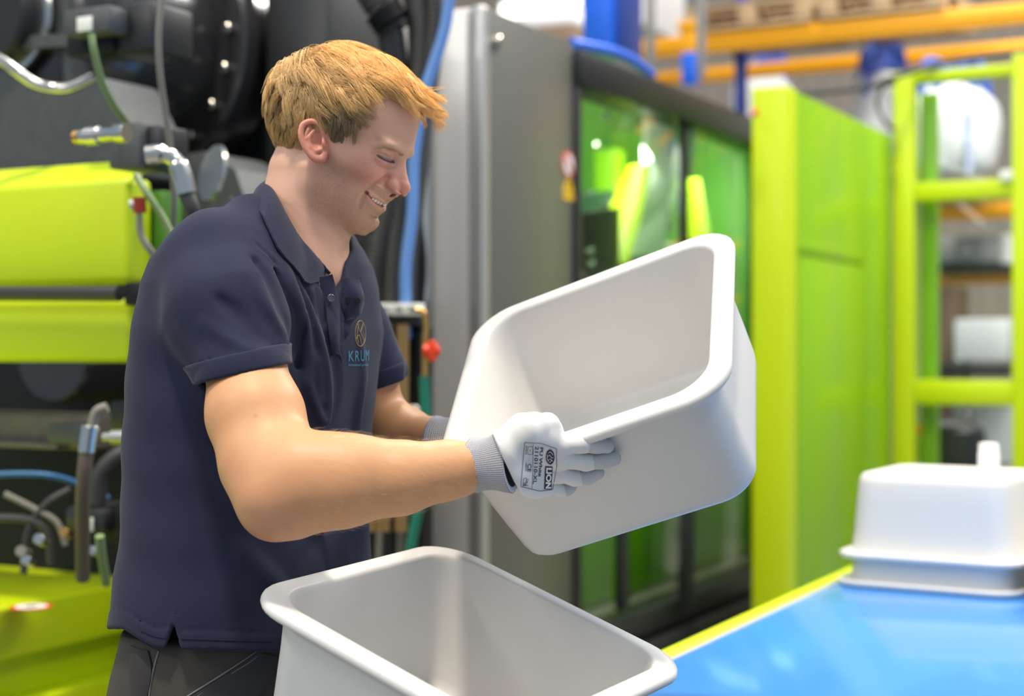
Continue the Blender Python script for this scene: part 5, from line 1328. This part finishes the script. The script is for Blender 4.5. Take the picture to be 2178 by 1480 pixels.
# ------------------------------------------------------------------ eyes and teeth
for sg in (1, -1):
    c_ = to_world(np.array([(EYE[0]-.001, EYE[1]*sg, EYE[2])]))[0]
    ey = part('eye', latheg([(.0108*sin(t), -.0108*cos(t)) for t in np.linspace(.05, pi-.05, 16)], c_, E1*1.0-E3*.35, 24), mat('eye_white', (.45, .42, .40), .2), man, 180)
    iax = (E1-E3*.40).normalized(); sub('iris', latheg([(.0056, .0093), (.0052, .0098), (.001, .0112)], c_, iax, 20), mat('iris_grey', (.03, .03, .03), .1), ey, man)
for k, (x_, y_) in enumerate(((789, 419.5), (794, 423.5), (799.5, 427), (805.5, 430.2), (811, 432.8))):
    t_ = np.array(onf(x_, y_)); t_[1] -= .0016; t_[0] -= .0012
    for sg in (1, -1):
        c_ = Vector(to_world(np.array([(t_[0], t_[1]*sg, t_[2])]))[0]); r_ = .0030 if k > 1 else .0026
        part('tooth', latheg([(r_*sin(t)**.6, -.0032*cos(t)) for t in np.linspace(.12, pi-.12, 8)], c_, E3, 12), mat('tooth_white', (.78, .70, .60), .25) if k == 0 and sg == 1 else bpy.data.materials['tooth_white'], man, 180)

# ------------------------------------------------------------------ work gloves
HI = HELD.inverted()
def onwall(px, py, off):
    """point whose distance out from the held tub's near wall is off, on the ray of a photo pixel"""
    o = HI @ Vector((0, 0, HC)); d = (HI @ P(px, py, 1.0))-o
    nrm = Vector((0, -1, -.0889)).normalized(); p0 = Vector((0, -.153, .022))+nrm*off
    t = (p0-o).dot(nrm)/d.dot(nrm); return np.array(HELD @ (o+d*t))
M['glove'] = vmat('white_glove', .8, .05, .25, 1500, .0003, .25, var=.04, vscale=80, rad=(1, 1, 1))
FING = [([(1150, 946, .034), (1188, 948, .026), (1236, 944, .0165), (1268, 946, .0120), (1291, 949, .0100)], (.0115, .0108, .0098, .0090, .0080)),
        ([(1150, 972, .035), (1194, 976, .0270), (1246, 982, .0165), (1280, 979, .0120), (1306, 975, .0100)], (.0118, .0108, .0098, .0090, .0082)),
        ([(1145, 1000, .034), (1186, 1006, .0255), (1222, 1015, .0170), (1250, 1013, .0120), (1271, 1006, .0098)], (.0115, .0104, .0094, .0088, .0078)),
        ([(1135, 1026, .031), (1168, 1033, .022), (1192, 1040, .0140), (1206, 1038, .0102), (1214, 1034, .0090)], (.0108, .0095, .0084, .0078, .0070))]
FW = [([onwall(*q) for q in pts], r) for pts, r in FING]
WG = W(1040, 984, 1.668)
TH_ = [W(1072, 958, 1.668), W(1113, 915, 1.672), W(1138, 905, 1.686), W(1164, 904, 1.706), W(1178, 910, 1.722)]
def glove_n(p):
    d = None
    for pts, r in FW:
        e = chain(p, pts, r, .005); d = e if d is None else smin(d, e, .0016)
    palm = None
    for i, (pts, r) in enumerate(FW):
        e = rcone(p, WG+np.array((0, 0, .0145-.0108*i)), pts[0], .0185, r[0]); palm = e if palm is None else smin(palm, e, .012)
        e = rcone(p, pts[0], pts[1], r[0], r[1]-.001); palm = smin(palm, e, .008)
    palm = smin(palm, rcone(p, W(1078, 1006, 1.672), onwall(1140, 1034, .026), .018, .014), .012)
    d = smin(d, palm, .006)
    t = chain(p, TH_, (.0200, .0160, .0118, .0110, .0095), .012); d = smin(d, t, .014)
    d = smin(d, rcone(p, W(1110, 930, 1.675), onwall(1160, 935, .032), .016, .011), .012)      # web of the thumb
    d = smax(d, W(1074, 980, 1.668)[0]-p[:, 0]-.45*(p[:, 2]-W(1084, 980, 1.668)[2]), .003)
    # creases of the knit
    for q, w, a in ((((1196, 968), (1215, 970)), .0016, .0018), (((1195, 1000), (1212, 1003)), .0016, .0018), (((1150, 925), (1168, 918)), .003, .002), (((1085, 1030), (1120, 1046)), .003, .0012), (((1180, 1026), (1195, 1030)), .0018, .0018)):
        pass
    return d.astype(F32)
gV, gF = sdf_mesh(glove_n, (-.045, 1.60, HC-.19), (.135, 1.80, HC-.06), .0011)
# a hand wider than the ray plane: colour the dipped finger ends
tipc = None
tips = np.zeros(len(gV))
for (pts, r), k in zip(FW, (.95, 1.0, .95, .9)):
    a_, b_ = pts[2]*.55+pts[3]*.45, pts[-1]; n_ = (b_-a_)/np.linalg.norm(b_-a_); d_ = np.linalg.norm(gV-(a_+b_)/2, axis=1)
    tips = np.maximum(tips, (((gV-a_) @ n_) > 0)*(segd(gV.astype(F32), pts) < .0125))
gc = np.tile(np.array((.72, .71, .69)), (len(gV), 1)); gc[tips > 0] = (.52, .53, .55)
gl = thing('work_glove', 'white knitted work glove with grey cuff on the near hand, gripping the tub rim', 'glove', tuple(WG), 0, None)
go = part('knit_shell', (gV, gF), M['glove'], gl, 180); vcol(go, gc)
# ribbed cuff
def cuff_mat():
    m, nt, b = new_mat('ribbed_cuff'); b.inputs['Roughness'].default_value = .85; b.inputs['Specular IOR Level'].default_value = .2
    tc = nt.nodes.new('ShaderNodeTexCoord'); sp = nt.nodes.new('ShaderNodeSeparateXYZ'); nt.links.new(tc.outputs['UV'], sp.inputs[0])
    def wv(o, f):
        a = nt.nodes.new('ShaderNodeMath'); a.operation = 'MULTIPLY'; a.inputs[1].default_value = f*2*pi; nt.links.new(o, a.inputs[0])
        s = nt.nodes.new('ShaderNodeMath'); s.operation = 'SINE'; nt.links.new(a.outputs[0], s.inputs[0]); return s.outputs[0]
    u, v = wv(sp.outputs[0], 84), wv(sp.outputs[1], 26)
    mx = nt.nodes.new('ShaderNodeMath'); mx.operation = 'MAXIMUM'; nt.links.new(u, mx.inputs[0]); nt.links.new(v, mx.inputs[1])
    mr = nt.nodes.new('ShaderNodeMapRange'); mr.inputs['From Min'].default_value = .0; mr.inputs['From Max'].default_value = .8; nt.links.new(mx.outputs[0], mr.inputs[0])
    c = nt.nodes.new('ShaderNodeMix'); c.data_type = 'RGBA'; c.inputs[6].default_value = (.74, .73, .72, 1); c.inputs[7].default_value = (.19, .20, .26, 1)
    nt.links.new(mr.outputs[0], c.inputs[0]); nt.links.new(c.outputs[2], b.inputs['Base Color'])
    bp = nt.nodes.new('ShaderNodeBump'); bp.inputs['Strength'].default_value = .8; bp.inputs['Distance'].default_value = .0006; bp.invert = True
    nt.links.new(mr.outputs[0], bp.inputs['Height']); nt.links.new(bp.outputs[0], b.inputs['Normal']); return m
M['cuff'] = cuff_mat()
def cuff_obj(c0, c1, r0, r1, root, tilt=.0):
    ax_ = (Vector(c1)-Vector(c0)); L = ax_.length; ax_.normalize(); up = Vector((0, 0, 1)); s_ = ax_.cross(up).normalized(); up = s_.cross(ax_)
    prof = [(-.03, r0*.86), (-.035, r0*.97), (0, r0*1.03), (.06, r0*1.02), (.14, r0*.975), (.3, r0*.965), (.5, r0*.985), (.7, (r0+r1)*.49), (.85, r1*.95), (1.0, r1*1.0), (1.03, r1*.97), (1.02, r1*.80)]
    n = 48; me = bpy.data.meshes.new('ribbed_cuff'); v = []; f = []; uv = []
    inv = root.matrix_world.inverted()
    for (t, r) in prof:
        for k in range(n):
            a = 2*pi*k/n; tt = t+tilt*cos(a)
            v.append(inv @ (Vector(c0)+ax_*(L*tt)+up*(r*1.0*cos(a))+s_*(r*(.90-.30*min(max(t, 0), 1))*sin(a))))
    for i in range(len(prof)-1):
        for k in range(n): f.append((i*n+k, i*n+(k+1) % n, (i+1)*n+(k+1) % n, (i+1)*n+k)); uv.append(((k/n, prof[i][0]), ((k+1)/n, prof[i][0]), ((k+1)/n, prof[i+1][0]), (k/n, prof[i+1][0])))
    me.from_pydata(v, [], f); ul = me.uv_layers.new(name='UVMap')
    for pi_, pg in enumerate(me.polygons):
        for j, li in enumerate(pg.loop_indices): ul.data[li].uv = uv[pi_][j]
    me.shade_smooth(); bm = bmesh.new(); bm.from_mesh(me); bmesh.ops.recalc_face_normals(bm, faces=bm.faces[:]); bm.to_mesh(me); bm.free()
    me.materials.append(M['cuff']); o = bpy.data.objects.new('cuff', me); col.objects.link(o); o.parent = root; return o
cf = cuff_obj(W(1010, 989, 1.686), W(1084, 980, 1.668), .0296, .0352, gl, .03)
# print on the back of the hand
bv_gl = bvh_of(gV, gF)
M['ink'] = mat('black_ink', (.035, .03, .045), .6)
def rot(x0, y0, x1, y1, sk=-.06):
    """text turned a quarter clockwise: reads downwards from y0 to y1, letter feet at x0, tops at x1"""
    return lambda u, v: (x0+(x1-x0)*v+sk*(y1-y0)*u, y0+(y1-y0)*u+.04*(x1-x0)*v)
def gprint(g, fn, m='ink', off=.0006): return sub('glove_print', print_on(bv_gl, g, fn, off), M[m], go, gl, 180)
gprint(text_mesh('PU White', .015), rot(1148, 951, 1155, 1013))
gprint(text_mesh('2110110-XL', .012), rot(1137.5, 949, 1145.5, 1029))
gprint(text_mesh('CE', .01), rot(1122, 986, 1130, 1003))
gprint(text_mesh('0075', .01), rot(1117, 985, 1120.5, 1001))
gprint(text_mesh('4131X', .01), rot(1117.5, 947, 1121, 967))
gprint(text_mesh('Cat. 2', .01), rot(1119.5, 1018, 1123.5, 1033))
gprint(text_mesh('10', .02), rot(1113, 1026, 1118.5, 1032))
def grid2(nu, nv):
    v = [Vector((i/nu, j/nv, 0)) for i in range(nu+1) for j in range(nv+1)]
    return G().add(v, [(i*(nv+1)+j, (i+1)*(nv+1)+j, (i+1)*(nv+1)+j+1, i*(nv+1)+j+1) for i in range(nu) for j in range(nv)])
gprint(grid2(8, 4), rot(1159, 991, 1175, 1040, -.05), 'ink', .0006)
gprint(text_mesh('LION', .05), rot(1161, 993, 1173, 1038, -.05), 'white', .0011)
disc = G(); disc.add([Vector((.5, .5, 0))]+[Vector((.5+.5*cos(a), .5+.5*sin(a), 0)) for a in np.linspace(0, 2*pi, 25)[:-1]], [(0, 1+i, 1+(i+1) % 24) for i in range(24)])
gprint(disc, rot(1160.5, 955, 1179, 987, 0), 'ink', .0006)
for pts in ([(1165, 962), (1170, 960), (1175, 966)], [(1164, 970), (1168, 966), (1172, 972), (1176, 972)], [(1165, 978), (1169, 975), (1174, 980)], [(1168, 983), (1172, 978)], [(1163, 965), (1163, 974), (1166, 981)]):
    sub('glove_print', strokeg(bv_gl, pts, .0003, .0011, 3), M['white'], go, gl)
def closed(pts): return pts+[pts[0]]
def pline(pts, w=.00022):
    q = []
    for i in range(len(pts)-1):
        for k in range(6): q.append((pts[i][0]+(pts[i+1][0]-pts[i][0])*k/6, pts[i][1]+(pts[i+1][1]-pts[i][1])*k/6))
    q.append(pts[-1]); h = [hit(bv_gl, x, y, .0005) for x, y in q]; h = [p for p in h if p is not None]
    sub('glove_print', tubeg(h, w, 5, 1, False), M['ink'], go, gl)
pline(closed([(1115.5, 941), (1150, 942.5), (1183, 954), (1184, 990), (1175, 1041), (1147, 1044), (1107, 1034)]), .00028)
pline([(1134, 944), (1131, 1038)])
pline(closed([(1132, 949), (1123, 950), (1121.5, 958), (1123, 966), (1132, 966), (1133, 958)])); pline([(1129, 955), (1126, 958), (1129, 961)])
pline(closed([(1119, 1016), (1113, 1017), (1112, 1033), (1118, 1032)]))
# the far glove, mostly hidden behind the tub's left wall
gl2 = thing('work_glove', 'white work glove on the far hand behind the left wall of the held tub', 'glove', tuple(WRF), 0, None)
def lw(y, z, off):      # a point off the tub's outer left wall, in its own frame
    return np.array(HELD @ Vector((-.152-(z-.022)*.0889-off, y, z)))
FF = [([lw(.02+.022*i-.03, .060, .022), lw(-.01+.024*i, .085, .016), lw(.0+.026*i, .115, .013), lw(.0+.027*i, .140, .0115)], (.0115, .0105, .0095, .0082)) for i in range(4)]
WF2 = np.array(WRF)
def glove_f(p):
    d = None
    for pts, r in FF:
        e = chain(p, pts, r, .005); d = e if d is None else smin(d, e, .002)
    palm = None
    for i, (pts, r) in enumerate(FF):
        e = rcone(p, WF2, pts[0], .020, r[0]+.001); palm = e if palm is None else smin(palm, e, .012)
    d = smin(d, palm, .006)
    t = chain(p, [WF2+np.array((.01, -.01, .0)), lw(-.05, .06, .022), lw(-.065, .085, .016), lw(-.07, .11, .0135)], (.018, .014, .0115, .0095), .006)
    return smin(d, t, .010).astype(F32)
V_, F_ = sdf_mesh(glove_f, WF2-np.array((.05, .10, .13)), WF2+np.array((.15, .22, .10)), .0022)
g2 = part('knit_shell', (V_, F_), M['glove'], gl2, 180); vcol(g2, np.tile(np.array((.80, .79, .77)), (len(V_), 1)))
cuff_obj(tuple(WF2-np.array((.045, -.028, .0))), tuple(WF2+np.array((.02, -.01, .0))), .035, .035, gl2)

# ------------------------------------------------------------------ lashes and brows
bv_hd = bvh_of(hV, hF)
M['lash'] = mat('lash_brown', (.05, .03, .02), .6); M['browc'] = mat('fair_brow', (.60, .40, .24), .6)
lsh = strokeg(bv_hd, [(806, 334), (814, 338.5), (824, 343), (839, 346.5)], .0007, .0001, 3)
part('eyelashes', lsh, M['lash'], man, 180)
rb_s = np.random.RandomState(4); gbw = G()
for k in range(90):
    t = rb_s.rand(); x = np.interp(t, (0, .35, .7, 1), (802, 822, 842, 860)); y = np.interp(t, (0, .35, .7, 1), (317, 313, 319, 330))+rb_s.normal()*2.4
    h0 = hit(bv_hd, x, y, .0002); h1 = hit(bv_hd, x-6-3*rb_s.rand(), y+1.5*rb_s.normal()-1, .0010)
    if h0 and h1 and abs(h0.y-h1.y) < .02: gbw.join(tubeg([h0, h1], .00012, 3, 2, True, False))
eb = part('eyebrow', gbw, M['browc'], man, 180); eb['kind'] = 'stuff'
# ------------------------------------------------------------------ fine fair hair on the forearms
def arm_hair():
    rs = np.random.RandomState(21); x0, x1 = W(660, 0, 1.66)[0], W(1000, 0, 1.66)[0]
    m = (bV[:, 0] > x0) & (bV[:, 0] < x1) & (bV[:, 1] < 1.74); idx = np.where(m)[0]; idx = idx[rs.randint(0, len(idx), 1800)]
    r = bV[idx]+rs.normal(size=(len(idx), 3))*.001
    ax_ = W(950, 1000, 1.68)-W(650, 1030, 1.66); ax_ /= np.linalg.norm(ax_)
    e = 1e-3; p = r.astype(F32); g = np.stack([arm_n(p+V3(o))-arm_n(p-V3(o)) for o in ((e, 0, 0), (0, e, 0), (0, 0, e))], 1); g /= np.linalg.norm(g, axis=1, keepdims=True)+1e-9
    d0 = arm_n(p); r = r-g*d0[:, None]
    f = ax_[None]*(.8+.3*rs.rand(len(r), 1))+np.array((0, 0, -.35))+.3*rs.normal(size=(len(r), 3)); f -= (f*g).sum(1, keepdims=True)*g
    f /= np.linalg.norm(f, axis=1, keepdims=True); L = (.006+.007*rs.rand(len(r)))[:, None]; n = len(r)
    S = np.stack([r, r+f*L*.5+g*L*.28, r+f*L+g*L*.30], 1)
    side = np.cross(f, g); w = .00004*np.array((1, .8, .2))[None, :, None]
    V = np.stack([S+side[:, None]*w, S-side[:, None]*w*.5+g[:, None]*w*.8, S-side[:, None]*w*.5-g[:, None]*w*.8], 2).reshape(-1, 3)
    base = (np.arange(n)*9)[:, None, None]; s_ = np.arange(2)[None, :, None]*3; k = np.arange(3)[None, None, :]
    Fq = np.stack([base+s_+k, base+s_+(k+1) % 3, base+s_+3+(k+1) % 3, base+s_+3+k], 3).reshape(-1, 4)
    o = sub('arm_hair', (V, Fq), mat('fair_hair', (.85, .62, .36), .4), body, man, 180); o['kind'] = 'stuff'
arm_hair()
